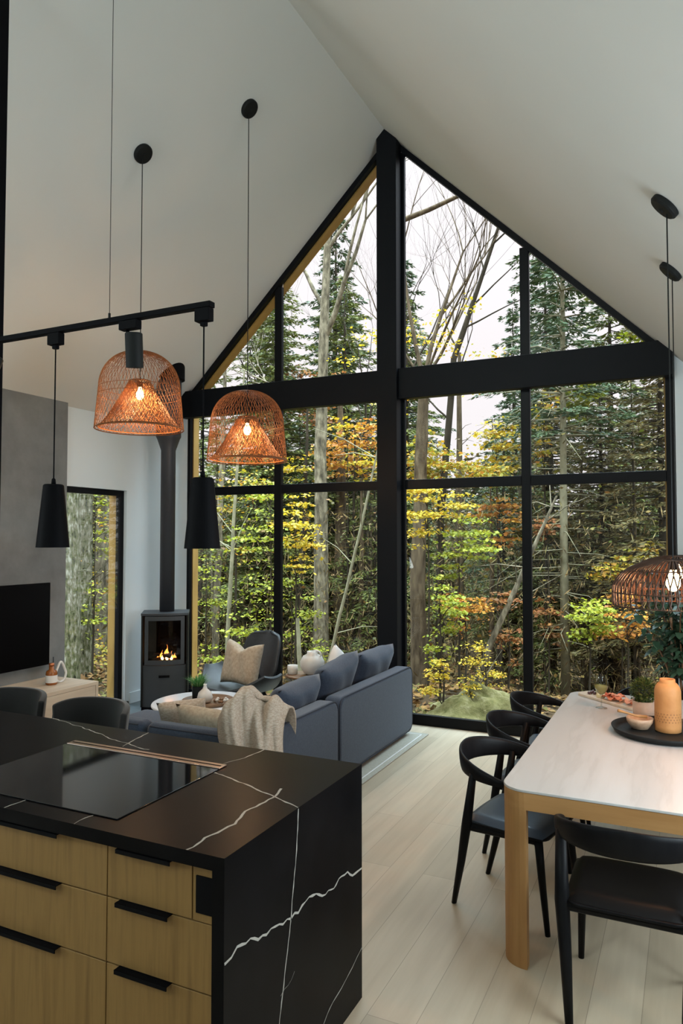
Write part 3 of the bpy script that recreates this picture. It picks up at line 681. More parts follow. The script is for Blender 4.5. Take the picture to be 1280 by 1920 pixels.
# ================================================================== THINGS ON THE TABLE
TT_ = TH+.0006
bt_ = thing('black_tray', 'round black tray on the dining table holding the vase and bowl', 'tray', (-.135, 4.37, TT_))
MB().lathe([(.01, 0), (.235, 0), (.262, .010), (.275, .034), (.268, .036), (.252, .014), (.235, .008), (.01, .008)], 56).build('tray_base', M['blackpowder'], bt_, smooth=True)
TZ2 = TT_+.0085
terr = noisy(mat('terracotta_glaze', (.55, .30, .13), .55, spec=.3), [(.42, .185, .060), (.56, .27, .10)], scale=8, bump=.1)
N, L, b = nodes(terr)
vs_ = thing('ribbed_vase', 'tall orange brown ceramic vase with ribs and a band of dots, on the black tray', 'vase', (-.118, 4.41, TZ2))
mb = MB(); n = 96; prof = [(.060, 0), (.067, .004), (.0685, .03), (.0685, .11), (.0685, .20), (.068, .225), (.062, .245), (.050, .262), (.040, .270), (.040, .286), (.034, .286), (.034, .262), (.05, .22)]
vs = []
for r_, z_ in prof:
    for j in range(n):
        rr_ = r_-(.0016*(j % 2) if .12 < z_ < .23 and r_ > .06 else 0); vs.append((rr_*cos(2*pi*j/n), rr_*sin(2*pi*j/n), z_))
mb.add(vs, [(i*n+j, i*n+(j+1) % n, (i+1)*n+(j+1) % n, (i+1)*n+j) for i in range(len(prof)-1) for j in range(n)]+[tuple(range(n))])
mb.build('vase_body', terr, vs_, smooth=True)
mb = MB()
for row in range(4):
    for j in range(26):
        a = 2*pi*(j+.5*(row % 2))/26; z_ = .062+.014*row; r_ = .0686; c_ = Vector((r_*cos(a), r_*sin(a), z_)); t_ = Vector((-sin(a), cos(a), 0)); o_n = Vector((cos(a), sin(a), 0))*.0012
        mb.add([c_+o_n+t_*.0035, c_+o_n+Vector((0, 0, .0035)), c_+o_n-t_*.0035, c_+o_n-Vector((0, 0, .0035))], [(0, 1, 2, 3)])
mb.build('dot_band', mat('dark_glaze_dots', (.20, .09, .04), .5), vs_)
bw = thing('stoneware_bowl', 'small speckled stoneware bowl on the black tray in front of the herb pot', 'bowl', (-.262, 4.40, TZ2))
MB().lathe([(.03, 0), (.045, .004), (.068, .040), (.072, .062), (.067, .062), (.060, .038), (.03, .012), (.0, .012)], 36).build('bowl_body', noisy(mat('stoneware', (.45, .30, .2), .5), [(.34, .20, .12), (.52, .36, .24)], scale=30), bw, smooth=True)
sp = MB().tube([(-.045, .02, .055), (0, 0, .058), (.06, -.03, .078), (.10, -.05, .09)], [.010, .006, .006, .009], 8)
sp.v = [(-x-0.01, y, z) for x, y, z in sp.v]
spn = sp.build('wooden_spoon', M['tableoak'], smooth=True, loc=(-.262, 4.40, TZ2+.010)); tag(spn, 'small wooden spoon lying across the stoneware bowl', 'spoon')
hb = thing('herb_pot', 'bushy green herb plant in a pinkish pot on the dining table', 'plant', (-.258, 4.695, TT_))
MB().lathe([(.045, 0), (.058, .005), (.062, .105), (.054, .105), (.05, .08), (0, .08)], 30).build('pot', noisy(mat('pink_clay', (.5, .33, .25), .8), [(.46, .30, .22), (.58, .40, .30)], scale=12), hb, smooth=True)
def leafcloud(mb, pts, size, rg, flat=.35, dirs=None, asp=.55):
    for i, p in enumerate(pts):
        a = rg.uniform(0, 2*pi); d = Vector((cos(a), sin(a), rg.uniform(-flat, flat))) if dirs is None else dirs[i]
        d = d.normalized(); s2 = d.cross(Vector((rg.uniform(-.5, .5), rg.uniform(-.5, .5), 1))).normalized(); l = size*rg.uniform(.6, 1.3)
        p = Vector(p); mb.add([p-d*l*.5, p+s2*l*asp*.5, p+d*l*.5, p-s2*l*asp*.5], [(0, 1, 2, 3)])
rg = random.Random(8); mb = MB(); pts = []; dirs = []
for i in range(1500):
    v = Vector((rg.gauss(0, 1), rg.gauss(0, 1), rg.gauss(0, 1))).normalized(); q = rg.uniform(.55, 1)
    pts.append((v.x*.085*q, v.y*.085*q, .165+v.z*.085*q)); dirs.append(v+Vector((rg.uniform(-.6, .6), rg.uniform(-.6, .6), rg.uniform(-.6, .6))))
leafcloud(mb, pts, .019, rg, dirs=dirs, asp=.5)
mb.build('herb_leaves', island_ramp(mat('herb_leaf', (.1, .15, .03)), [(.025, .045, .012), (.07, .10, .02), (.17, .19, .05)], .2), hb)
mb = MB()
for i in range(9):
    a = i*.7; mb.tube([(.01*cos(a), .01*sin(a), .078), (.05*cos(a), .05*sin(a), .16)], .0015, 4)
mb.build('stems', M['walnut'], hb)
wg = thing('wine_glass', 'stemmed glass of white wine at the far end of the dining table', 'wine glass', (-.513, 4.87, TT_))
gl = glassy('wine_glass_crystal', (.93, .95, .93), .10)
MB().lathe([(.036, 0), (.034, .003), (.006, .006), (.0035, .015), (.0035, .075), (.008, .083), (.028, .10), (.041, .13), (.042, .155), (.034, .205)], 32, closed=True).build('glass_body', gl, wg, smooth=True)
MB().lathe([(.004, .0835), (.026, .101), (.0395, .13), (.0402, .142), (0, .142)], 32).build('wine', mat('white_wine', (.72, .60, .20), .1, Alpha=.55), wg, smooth=True)
cb = thing('charcuterie_board', 'long pale wooden board with cured meat and cheese on the dining table', 'serving board', (-.470, 5.085, TT_), radians(-42))
MB().prism([(p[0], p[1]) for p in rrect(-.27, .27, -.075, .075, .05)], 2, 0, .016).build('board', M['palewood'], cb, bevel=.003)
rg = random.Random(4); red = island_ramp(mat('cured_meat', (.5, .12, .07), .5), [(.42, .09, .05), (.62, .24, .14), (.68, .40, .28)])
mb = MB()
for i in range(22):
    x, y = rg.uniform(-.03, .22), rg.uniform(-.05, .05); r_ = rg.uniform(.018, .028); z0 = .0165+rg.uniform(0, .022)
    pts = [(x+r_*cos(k*pi/5)*(1+.15*rg.random()), y+r_*sin(k*pi/5)*(1+.15*rg.random()), z0+.010*sin(k*2*pi/5+i)+.010) for k in range(10)]
    mb.add(pts+[(p[0], p[1], p[2]+.003) for p in pts], [tuple(range(10)), tuple(range(10, 20))]+[(k, (k+1) % 10, 10+(k+1) % 10, 10+k) for k in range(10)])
tag(mb.build('cured_meat_slices', red, loc=(-.470, 5.085, TT_)), 'folded slices of red cured meat heaped on the wooden board', 'cured meat', kind='stuff').rotation_euler = (0, 0, radians(-42))
def onboard(mbx, name, m, x, y, label, cat, rz=0, group=None):
    ca, sa = cos(radians(-42)), sin(radians(-42)); o = mbx.build(name, m, loc=(-.470+x*ca-y*sa, 5.085+x*sa+y*ca, TT_+.0165), smooth=False, bevel=.002); o.rotation_euler = (0, 0, rz); return tag(o, label, cat, group)
chz = mat('pale_cheese', (.72, .60, .33), .5)
onboard(MB().prism([(-.03, -.02), (.035, 0), (-.03, .022)], 2, 0, .025), 'cheese_wedge', chz, -.12, .02, 'pale wedge of cheese on the far left part of the wooden board', 'cheese', .4)
onboard(MB().prism(rrect(-.022, .022, -.02, .02, .006), 2, 0, .02), 'cheese_block', chz, -.07, -.03, 'small pale block of cheese beside the cured meat', 'cheese', .9)
for k, (x, y) in enumerate(((-.18, -.01), (-.165, .025), (-.20, .02), (-.175, -.035), (-.15, -.01))):
    o = MB().lathe([(.001, 0), (.009, .003), (.011, .010), (.008, .018), (.001, .021)], 10)
    onboard(o, 'olive', mat('dark_olive', (.07, .03, .035), .3) if k == 0 else bpy.data.materials['dark_olive'], x, y, 'dark olive in the little heap at the far left end of the wooden board', 'olive', 0, 'olives on the wooden board')
cdl = MB().lathe([(.028, 0), (.030, .002), (.030, .085), (.024, .085), (.024, .05), (.0, .05)], 24).build('candle_jar', M['ceramic'], smooth=True, loc=(-.015, 4.46, TZ2)); tag(cdl, 'white candle jar to the right of the orange vase on the black tray', 'candle')

# tall indoor plant by the glass on the right
pp = thing('potted_ficus', 'tall dark green leafy indoor plant on a stake by the right end of the glass', 'plant', (-.07, 6.18, 0))
MB().lathe([(.12, .0005), (.15, .01), (.18, .34), (.165, .34), (.16, .30), (0, .30)], 36).build('pot', M['blackpowder'], pp, smooth=True)
MB().tube([(-.06, -.02, .30), (-.06, -.02, 1.45)], .009, 8).build('stake', M['palewood'], pp, smooth=True)
rg = random.Random(21); stems = MB(); lv = MB()
for s_ in range(10):
    a = s_*.66+.2; R_ = rg.uniform(.16, .36); top = rg.uniform(1.05, 1.78); path = [(0, 0, .30)]
    for k in range(1, 7):
        t = k/6; path.append((R_*t**1.4*cos(a)+.02*sin(5*t+s_), R_*t**1.4*sin(a)*.8, .30+(top-.30)*t**.8))
    stems.tube(path, [.010-.0012*k for k in range(7)], 6)
    for k in range(62):
        t = rg.uniform(.42, 1); f_ = t*6; i = min(int(f_), 5); u = f_-i
        p = Vector(path[i]).lerp(Vector(path[i+1]), u); an = rg.uniform(0, 2*pi); d = Vector((cos(an), sin(an), rg.uniform(-.7, .25))).normalized()
        p = p+d*.02; l = rg.uniform(.07, .125); sd = d.cross(Vector((0, 0, 1))).normalized()*l*.27; dr = Vector((0, 0, -.02))
        m1 = p+d*l*.35+Vector((0, 0, .008)); m2 = p+d*l*.72
        lv.add([p, m1+sd, m2+sd*.75+dr*.3, p+d*l+dr, m2-sd*.75+dr*.3, m1-sd], [(0, 1, 5), (1, 2, 4, 5), (2, 3, 4)])
stems.build('stems', M['walnut'], pp, smooth=True)
lv.build('foliage', island_ramp(mat('ficus_leaf', (.03, .07, .03), .35), [(.020, .055, .035), (.045, .105, .065), (.085, .17, .11)], .15, rough=.32), pp)

# ================================================================== LAMPS
def lampglow(parent, loc, power, r=.03, col=(1, .58, .27)):
    d = bpy.data.lights.new('bulb_light', 'POINT'); d.energy = power; d.color = col; d.shadow_soft_size = r
    o = bpy.data.objects.new('bulb_light', d); C.objects.link(o); o.parent = parent; o.location = loc
def ceiling_canopy(parent, x, z, side, col='blackpowder', r=.070):
    """disc mount lying against the sloped ceiling, local coords; side -1 left slope, +1 right"""
    mb = MB().lathe([(.001, 0), (r, 0), (r, .022), (r-.01, .032), (.012, .034), (.012, .040), (0, .040)], 36)
    o = mb.build('ceiling_canopy', M[col], parent, smooth=True, bevel=.002)
    # underside of the ceiling faces down and inwards
    nrm = Vector((1, 0, -1/SL)).normalized() if side < 0 else Vector((-1, 0, -1/SL)).normalized()
    o.rotation_mode = 'QUATERNION'; o.rotation_quaternion = nrm.to_track_quat('Z', 'Y'); o.location = (x, 0, z); return o
def weave(mb, prof, turns, nst, rad, seg=30, both=True, jitter=.0, sides=3):
    """strands winding round a surface of revolution given by prof(t)->(r,z)"""
    for sgn in ((1, -1) if both else (1,)):
        for s_ in range(nst):
            a0 = 2*pi*s_/nst; path = []
            for i in range(seg+1):
                t = i/seg; r, z = prof(t); a = a0+sgn*turns*t+jitter*sin(7*t+s_*2.1); r += sgn*rad*.6
                path.append((r*cos(a), r*sin(a), z))
            mb.tube(path, rad, sides, cap=False)
def make_basket_lamp(label, loc, zbot, zceil, height, R, group, power):
    t = thing('basket_pendant', label, 'pendant lamp', (loc[0], loc[1], zbot), 0, group)
    H_ = height
    def dome(t_):      # t 0 = rim, 1 = top
        if t_ < .55: k = t_/.55; return (R*(1-.085*k), H_*.52*k)
        k = (t_-.55)/.45; a = k*pi/2*.97; return (R*.915*cos(a)**.85, H_*.52+H_*.48*sin(a))
    def cone(t_): return (R*.93-(R*.93-R*.23)*t_**.80, .012+H_*.60*t_)
    sh = MB(); weave(sh, dome, .95, 62, .0017, 36, jitter=.012)
    for tt in (0, .45, .55):
        r, z = dome(tt); sh.tube([(r*cos(k*pi/24), r*sin(k*pi/24), z) for k in range(49)], .0045 if tt == 0 else .0024, 6, cap=False)
    for k in range(24):
        z_ = .04+k*.022
        f_ = None
    sh.build('basket_shade', M['rattan'], t)
    ic = MB(); weave(ic, cone, .9, 84, .0020, 24, jitter=.015)
    for tt in (0, 1):
        r, z = cone(tt); ic.tube([(r*cos(k*pi/24), r*sin(k*pi/24), z) for k in range(49)], .005, 6, cap=False)
    ic.build('inner_cone', M['rattan'], t)
    MB().lathe([(.0, H_*.60+.03), (.022, H_*.60+.03), (.022, H_*.60-.03), (.0, H_*.60-.035)], 16).build('bulb_socket', M['black'], t, smooth=True)
    MB().lathe([(.012, H_*.60-.034), (.016, H_*.60-.05), (.030, H_*.60-.085), (.030, H_*.60-.105), (.018, H_*.60-.128), (.0, H_*.60-.134)], 20).build('bulb', M['bulb'], t, smooth=True)
    MB().tube([(0, 0, H_*.60+.03), (0, 0, zceil-zbot-.02)], .0035, 6).build('cord', M['blackpowder'], t)
    ceiling_canopy(t, 0, zceil-zbot, -1, r=.078)
    lampglow(t, (0, 0, H_*.60-.18), power)
    return t
gb = 'woven rattan basket pendants over the living area'
make_basket_lamp('woven rattan basket pendant left, in front of the stove pipe, behind the track light', (-3.817, 4.348, 0), 2.665, zc(-3.817), .605, .335, gb, 34)
make_basket_lamp('woven rattan basket pendant hanging in front of the black beam of the glass wall', (-3.245, 4.984, 0), 2.455, zc(-3.245), .575, .325, gb, 30)

def make_dome_lamp(label, loc, zbot, zceil, group):
    t = thing('slatted_dome_pendant', label, 'pendant lamp', (loc[0], loc[1], zbot), 0, group)
    R = .262
    def dome(t_): a = t_*pi/2*.93; return (R*cos(a)**.85, .062+.150*sin(a)) 
    mb = MB()
    n_ = 112
    for s_ in range(n_):
        a = 2*pi*s_/n_; path = []
        for i in range(11):
            t_ = i/10
            if i < 3: r, z = R*(.985+.015*i/3), .062*i/3
            else: r, z = dome((t_-.3)/.7)
            aa = a+(.05 if s_ % 2 else -.05)*sin(pi*t_*2); path.append((r*cos(aa), r*sin(aa), z))
        mb.tube(path, .0030, 4, cap=False)
    for r, z in ((R*.985, 0.002), (R, .062), (dome(.5)), (dome(1))):
        mb.tube([(r*cos(k*pi/24), r*sin(k*pi/24), z) for k in range(49)], .003, 6, cap=False)
    mb.build('slatted_shade', M['darkrattan'], t)
    MB().lathe([(.0, .215), (.04, .215), (.04, .205), (.020, .20), (.020, .165), (0, .165)], 20).build('bulb_socket', M['black'], t, smooth=True)
    MB().lathe([(.012, .164), (.016, .15), (.030, .12), (.030, .095), (.018, .072), (.0, .066)], 20).build('bulb', M['bulb'], t, smooth=True)
    MB().tube([(0, 0, .215), (0, 0, zceil-zbot-.015)], .0035, 6).build('cord', M['blackpowder'], t)
    ceiling_canopy(t, 0, zceil-zbot, 1, r=.072); lampglow(t, (0, 0, .035), 12, .03, (1, .42, .16))
    return t
gd = 'dark slatted dome pendants over the dining table'
make_dome_lamp('dark slatted dome pendant over the near part of the dining table', (-.066, 3.628, 0), 1.512, zc(-.066), gd)
make_dome_lamp('dark slatted dome pendant farther back over the table, seen through the nearer one', (-.060, 4.523, 0), 1.512, zc(-.060), gd)

# track over the island
ZT = 2.684
tk = thing('light_track', 'long black track rail hung on thin wires above the kitchen island', 'track light', (0, 2.2, ZT))
box('track_rail', M['black'], -3.9, -1.589, -.017, .017, 0, .022, tk, bevel=.003)
for x in (-2.093, -3.55):
    w_ = MB().tube([(x, 0, .022), (x, 0, zc(x)-ZT+.005)], .0014, 5).tube([(x, 0, .02), (x, 0, .045)], .005, 8).build('suspension_wire', M['blackpowder'], tk)
def make_cone(label, x, group):
    t = thing('cone_pendant', label, 'pendant lamp', (x, 2.2, 1.783), 0, group)
    MB().lathe([(.0655, 0), (.0405, .258), (.036, .262), (.0, .262)], 40, closed=True).build('cone_shade', M['black'], t, smooth=True, thick=.002, bevel=.001)
    MB().lathe([(.010, .262), (.008, .285), (.0025, .29)], 12).build('cord_grip', M['black'], t, smooth=True)
    MB().tube([(0, 0, .288), (0, 0, ZT-1.783-.052)], .003, 6).build('cord', M['black'], t)
    MB().box(-.033, .033, -.017, .017, ZT-1.783-.0505, ZT-1.783-.0005).box(-.012, .012, -.01, .01, ZT-1.783-.068, ZT-1.783-.051).build('track_adapter', M['black'], t, bevel=.003)
    return t
gc = 'black cone pendants on the track'
make_cone('black cone pendant on the left of the track, in front of the grey plaster wall', -2.388, gc)
make_cone('black cone pendant at the right end of the track, in front of the glass wall', -1.627, gc)
def make_spot(label, x, tilt, yaw, group):
    t = thing('track_spotlight', label, 'spotlight', (x, 2.2, ZT), 0, group)
    MB().box(-.045, .045, -.017, .017, -.036, -.0005).build('track_adapter', M['black'], t, bevel=.003)
    MB().tube([(-.012, 0, -.036), (-.012, 0, -.085)], .007, 8).build('arm', M['black'], t, smooth=True)
    o = MB().lathe([(0, .058), (.030, .058), (.034, .054), (.034, -.078), (.030, -.078), (.026, -.07), (0, -.07)], 32).build('spot_body', M['blackpowder'], t, smooth=True, bevel=.001, loc=(.022, .0, -.11))
    o.rotation_euler = (radians(tilt), radians(4), 0); return t
make_spot('black cylinder spotlight on the track, overlapping the left basket pendant', -1.985, 8, 0, 'black cylinder spotlights on the track')
make_spot('black cylinder spotlight on the track, at the left picture edge', -2.80, -20, 0, 'black cylinder spotlights on the track').children[2].rotation_euler = (.2, -.5, 0)

# ================================================================== THE FOREST OUTSIDE
def gz(x, y):
    """height of the forest ground: level by the house, falling away, rising again far off"""
    dd = max(0, y-9.5) if y > 9.5 else max(0, -x-8.5)*.6
    z = -.42-.115*min(dd, 16)+.16*max(0, dd-22)
    return z+.10*sin(x*.9+y*.4)+.07*sin(y*1.3-x*.5)
mb = MB()
mb.grid(lambda u, v: (-46+66*u, 7.05+46*v, gz(-46+66*u, 7.05+46*v)), 90, 64)
tag(mb.build('ground_forest', M['soil'], smooth=True), None, None, kind='structure')
mb = MB(); mb.grid(lambda u, v: (-46+40.0*u, -6+13.0*v, gz(-46+40.0*u, 7.05)-.02), 30, 8)
tag(mb.build('ground_side', M['soil'], smooth=True), None, None, kind='structure')

def npmesh(name, V, F, m):
    me = bpy.data.meshes.new(name); nv = len(V); nf = len(F); k = F.shape[1]
    me.vertices.add(nv); me.vertices.foreach_set('co', V.astype(np.float32).ravel())
    me.loops.add(nf*k); me.loops.foreach_set('vertex_index', F.astype(np.int32).ravel())
    me.polygons.add(nf); me.polygons.foreach_set('loop_start', np.arange(0, nf*k, k, dtype=np.int32)); me.polygons.foreach_set('loop_total', np.full(nf, k, dtype=np.int32))
    me.update(); me.validate(); me.materials.append(m); return me
def leafmesh(name, P, D, L, asp, m, rs, upbias=1.0):
    """P points, D directions, L lengths -> one small folded diamond leaf each"""
    P = np.asarray(P, float); D = np.asarray(D, float); D /= np.linalg.norm(D, axis=1)[:, None]+1e-9
    up = rs.normal(0, .6, P.shape)+np.array([0, 0, upbias]); S_ = np.cross(D, up); S_ /= np.linalg.norm(S_, axis=1)[:, None]+1e-9
    L = np.asarray(L)[:, None]
    V = np.stack([P, P+D*L*.5+S_*L*asp*.5, P+D*L, P+D*L*.5-S_*L*asp*.5], 1).reshape(-1, 3)
    return npmesh(name, V, np.arange(len(V)).reshape(-1, 4), m)
FA = .44; FD = .62
def pal(name, cols, tr=.35, rough=.6): return island_ramp(mat(name, cols[0], rough), [tuple(round(v*(FD if tr == .35 else FA)*w_, 4) for v, w_ in zip(c, (1.22, 1.06, .85))) for c in cols], tr, rough)
LEAF = {
 'lime': pal('lime_leaves', [(.16, .22, .02), (.33, .40, .03), (.48, .50, .05), (.22, .32, .03)]),
 'yellow': pal('yellow_leaves', [(.55, .42, .03), (.72, .55, .05), (.45, .42, .04), (.68, .38, .03)]),
 'orange': pal('orange_leaves', [(.50, .18, .03), (.62, .28, .05), (.68, .40, .05), (.40, .16, .06)]),
 'rust': pal('rust_leaves', [(.30, .10, .04), (.45, .18, .06), (.28, .15, .06), (.52, .26, .08)]),
 'mixed': pal('turning_leaves', [(.62, .46, .04), (.34, .36, .03), (.66, .30, .04), (.20, .26, .03), (.62, .50, .08)]),
 'spruce': pal('spruce_needles', [(.045, .085, .040), (.08, .15, .06), (.13, .20, .08), (.055, .10, .05)], .15),
 'hemlock': pal('hemlock_needles', [(.09, .13, .03), (.18, .23, .05), (.30, .34, .08), (.12, .16, .04)], .2),
 'olive': pal('dry_olive_needles', [(.15, .12, .045), (.26, .21, .08), (.17, .17, .06), (.34, .25, .11)], .2),
}
def conifer_meshes(key, h, r, z0, leafmat, seed, dens=1.0, twig=.16, barkm='barkdark', bare=0.0, tr=None):
    rs = np.random.RandomState(seed); rg = random.Random(seed); P = []; D = []; Ls = []; br = MB()
    tr = tr or h*.011
    br.tube([(0, 0, -.3), (0, 0, h*.3), (.02, .02, h*.6), (0, 0, h*.97)], [tr*1.15, tr*.9, tr*.55, .01], 8)
    z = z0
    while z < h*.985:
        L0 = r*(1-(z-z0*.3)/(h-z0*.3))**.75*rg.uniform(.8, 1.12)+.10; nb = 5 if L0 < .7 else 6
        a0 = rg.uniform(0, 6.3)
        for b_ in range(nb):
            a = a0+2*pi*b_/nb+rg.uniform(-.3, .3); Lb = L0*rg.uniform(.65, 1.1); dr = rg.uniform(.10, .38); zz = z+rg.uniform(-.1, .1)
            def bp(t): return (Lb*t*cos(a), Lb*t*sin(a), zz+Lb*(.14*t-dr*t*t))
            br.tube([bp(0), bp(.5), bp(1)], [.016*min(1.5, Lb)+.002, .010*min(1.5, Lb)+.001, .003], 3, cap=False)
            n_ = int(Lb*34*dens)+3
            t = rs.uniform(.12 if Lb < 1 else .22, 1.02, n_); sd = rs.choice([-1, 1], n_)
            px = Lb*t*cos(a); py = Lb*t*sin(a); pz = zz+Lb*(.14*t-dr*t*t)
            an = a+sd*rs.uniform(.2, 1.25, n_); l = twig*rs.uniform(.6, 1.5, n_)*(1.25-.5*t)
            off = rs.uniform(0, .22, n_)*Lb*(1-t*.7)
            P.append(np.stack([px+np.cos(an)*off, py+np.sin(an)*off, pz+rs.normal(0, .02, n_)], 1))
            D.append(np.stack([np.cos(an), np.sin(an), rs.uniform(-.55, .10, n_)], 1)); Ls.append(l)
        z += rg.uniform(.16, .26)*(1.0 if h < 9 else 1.35)
    if bare:
        for i in range(int(bare)):
            z = rg.uniform(.8, z0+.6); a = rg.uniform(0, 6.3); Lb = rg.uniform(.4, 1.2)*min(1.3, r)
            br.tube([(0, 0, z), (Lb*.5*cos(a), Lb*.5*sin(a), z-.02), (Lb*cos(a+.1), Lb*sin(a+.1), z-Lb*rg.uniform(.0, .35))], [.012, .006, .002], 3, cap=False)
    P = np.concatenate(P); D = np.concatenate(D); Ls = np.concatenate(Ls)
    fm_ = leafmesh(key+'_foliage', P, D, Ls, .30, LEAF[leafmat], rs, .8)
    me = bpy.data.meshes.new(key+'_trunk'); me.from_pydata(br.v, [], br.f); me.materials.append(M[barkm]); me.polygons.foreach_set('use_smooth', [True]*len(br.f))
    return me, fm_
def grow_tree(mb, p, d, L, r, depth, rg, tips, spread=.55, up=.25, nseg=4, kids=(3, 4), allp=None):
    path = [p.copy()]; rad = [r]; q = p.copy(); dd = d.normalized()
    for i in range(nseg):
        dd = (dd+Vector((rg.gauss(0, .10), rg.gauss(0, .10), rg.gauss(0, .06)+up*.18))).normalized(); q = q+dd*L/nseg; path.append(q.copy()); rad.append(r*(1-.62*(i+1)/nseg))
    mb.tube(path, rad, 6 if r > .03 else (4 if r > .012 else 3), cap=False)
    if depth <= 0: tips.append((q, dd)); return
    for k in range(rg.randint(*kids)):
        i = rg.randint(max(1, nseg-2), nseg) if k else nseg; base = path[i]; rr_ = rad[i]*rg.uniform(.7, .95)
        a = rg.uniform(0, 2*pi); o1 = dd.orthogonal().normalized(); o2 = dd.cross(o1)
        nd = (dd+(o1*cos(a)+o2*sin(a))*spread*rg.uniform(.6, 1.4)+Vector((0, 0, up*.5))).normalized()
        grow_tree(mb, base, nd, L*rg.uniform(.62, .85), rr_, depth-1, rg, tips, spread, up, nseg, kids)
def mesh_of(mb, name, m, smooth=True):
    me = bpy.data.meshes.new(name); me.from_pydata(mb.v, [], mb.f); me.materials.append(m)
    if smooth: me.polygons.foreach_set('use_smooth', [True]*len(mb.f))
    return me
def link(name, me, parent=None, loc=None):
    o = bpy.data.objects.new(name, me); C.objects.link(o)
    if parent: o.parent = parent
    if loc: o.location = loc
    return o
def tree(name, label, cat, x, y, tm, fmesh=None, rz=0, sc=1.0, group=None, z=None):
    t = thing(name, label, cat, (x, y, gz(x, y) if z is None else z), rz, group); t.scale = (sc, sc, sc) if not hasattr(sc, '__len__') else sc
    link('trunk', tm, t)
    if fmesh: link('foliage', fmesh, t)
    return t
def cloudleaves(name, blobs, n, size, m, seed, flat=.3):
    """leaves in flattened sprays around blob centres (x,y,z,rx,rz)"""
    rs = np.random.RandomState(seed); P = []
    w_ = np.array([b[3]**2 for b in blobs]); w_ = w_/w_.sum()
    for b_, f_ in zip(blobs, w_):
        k = max(4, int(n*f_)); layers = max(1, int(b_[4]/.13)); v = rs.normal(0, .5, (k, 3)); v = v/np.maximum(1, np.linalg.norm(v, axis=1))[:, None]
        lz = np.round(v[:, 2]*layers)/layers+rs.normal(0, .10/layers+.02, k)
        P.append(np.stack([b_[0]+v[:, 0]*b_[3], b_[1]+v[:, 1]*b_[3], b_[2]+lz*b_[4]], 1))
    P = np.concatenate(P); a = rs.uniform(0, 2*pi, len(P)); D = np.stack([np.cos(a), np.sin(a), rs.uniform(-.8, flat, len(P))], 1)
    return leafmesh(name, P, D, size*rs.uniform(.6, 1.35, len(P)), .72, m, rs, 1.2)

# ---- the named trunks
def bark_trunk(pts, rad, n=12, seed=0):
    rg = random.Random(seed); P = []; R = []
    for i in range(len(pts)-1):
        for k in range(4):
            t = k/4; P.append(Vector(pts[i]).lerp(Vector(pts[i+1]), t)+Vector((rg.uniform(-.01, .01), rg.uniform(-.01, .01), 0))); R.append((rad[i]*(1-t)+rad[i+1]*t)*rg.uniform(.96, 1.05))
    P.append(Vector(pts[-1])); R.append(rad[-1]); mb = MB(); mb.tube(P, R, n, cap=False); return mb
# big grey maple behind the side table: forks high up
rg = random.Random(11); tips = []
mb = bark_trunk([(0, 0, -.4), (.02, 0, 2.0), (0, 0, 4.2), (.06, 0, 6.2), (.16, 0, 8.6), (.2, 0, 10.5)], [.155, .135, .115, .095, .06, .03], 14)
grow_tree(mb, Vector((.05, 0, 6.3)), Vector((.62, -.1, .80)), 2.3, .062, 4, rg, tips, .55, .3)
grow_tree(mb, Vector((.05, 0, 7.0)), Vector((-.75, .2, .75)), 1.7, .045, 4, rg, tips, .6, .3)
grow_tree(mb, Vector((.12, 0, 8.0)), Vector((.6, .1, .8)), 1.6, .04, 4, rg, tips, .6, .3)
grow_tree(mb, Vector((.2, 0, 9.0)), Vector((-.2, .1, 1)), 1.4, .035, 4, rg, tips, .6, .3)
grow_tree(mb, Vector((.03, 0, 5.2)), Vector((-.8, 0, .3)), 1.5, .03, 3, rg, tips, .5, .2)
blobs = [(t[0].x, t[0].y, t[0].z, .28, .16) for t in tips if rg.random() < .22]
T1 = tree('maple_tree', 'tall grey barked maple with a forked bare top, behind the round white vase', 'tree', -6.19, 12.0, mesh_of(mb, 'maple_trunk', M['bark']), cloudleaves('maple_leaves', blobs, 420, .075, LEAF['rust'], 2))
# brown trunk right of the black post, bare crown filling the upper right pane
rg = random.Random(16); tips = []
mb = bark_trunk([(0, 0, -.4), (-.02, 0, 1.6), (.04, 0, 3.6), (.10, 0, 5.0)], [.145, .12, .10, .085], 14)
for d_, L_, r_ in (((-.18, 0, 1), 2.3, .042), ((.16, .1, 1), 2.3, .040), ((.50, -.1, .95), 2.2, .030), ((-.5, .2, .8), 1.7, .026), ((.85, .1, .8), 1.8, .024), ((.3, .3, 1), 2.2, .03)):
    grow_tree(mb, Vector((.10, 0, 4.9)), Vector(d_), L_, r_, 5, rg, tips, .45, .32, kids=(3, 3))
grow_tree(mb, Vector((-.3, 0, 7.6)), Vector((1, -.1, .22)), 2.0, .045, 3, rg, tips, .5, .2)
blobs = [(rg.uniform(-1.1, 1.3), rg.uniform(-.6, .6), rg.uniform(4.6, 6.2), .26, .16) for k in range(16)]
tree('maple_tree', 'brown barked tree right of the black post, its bare crown against the sky', 'tree', -3.90, 11.0, mesh_of(mb, 'bare_trunk', M['barkbrown']), cloudleaves('sparse_yellow_leaves', blobs, 620, .06, LEAF['yellow'], 3))
rg = random.Random(5); tips = []
mb = bark_trunk([(0, 0, -1), (.05, 0, 3), (.35, 0, 6.2), (1.15, 0, 8.4), (1.6, 0, 9.6)], [.09, .075, .06, .035, .015], 10)
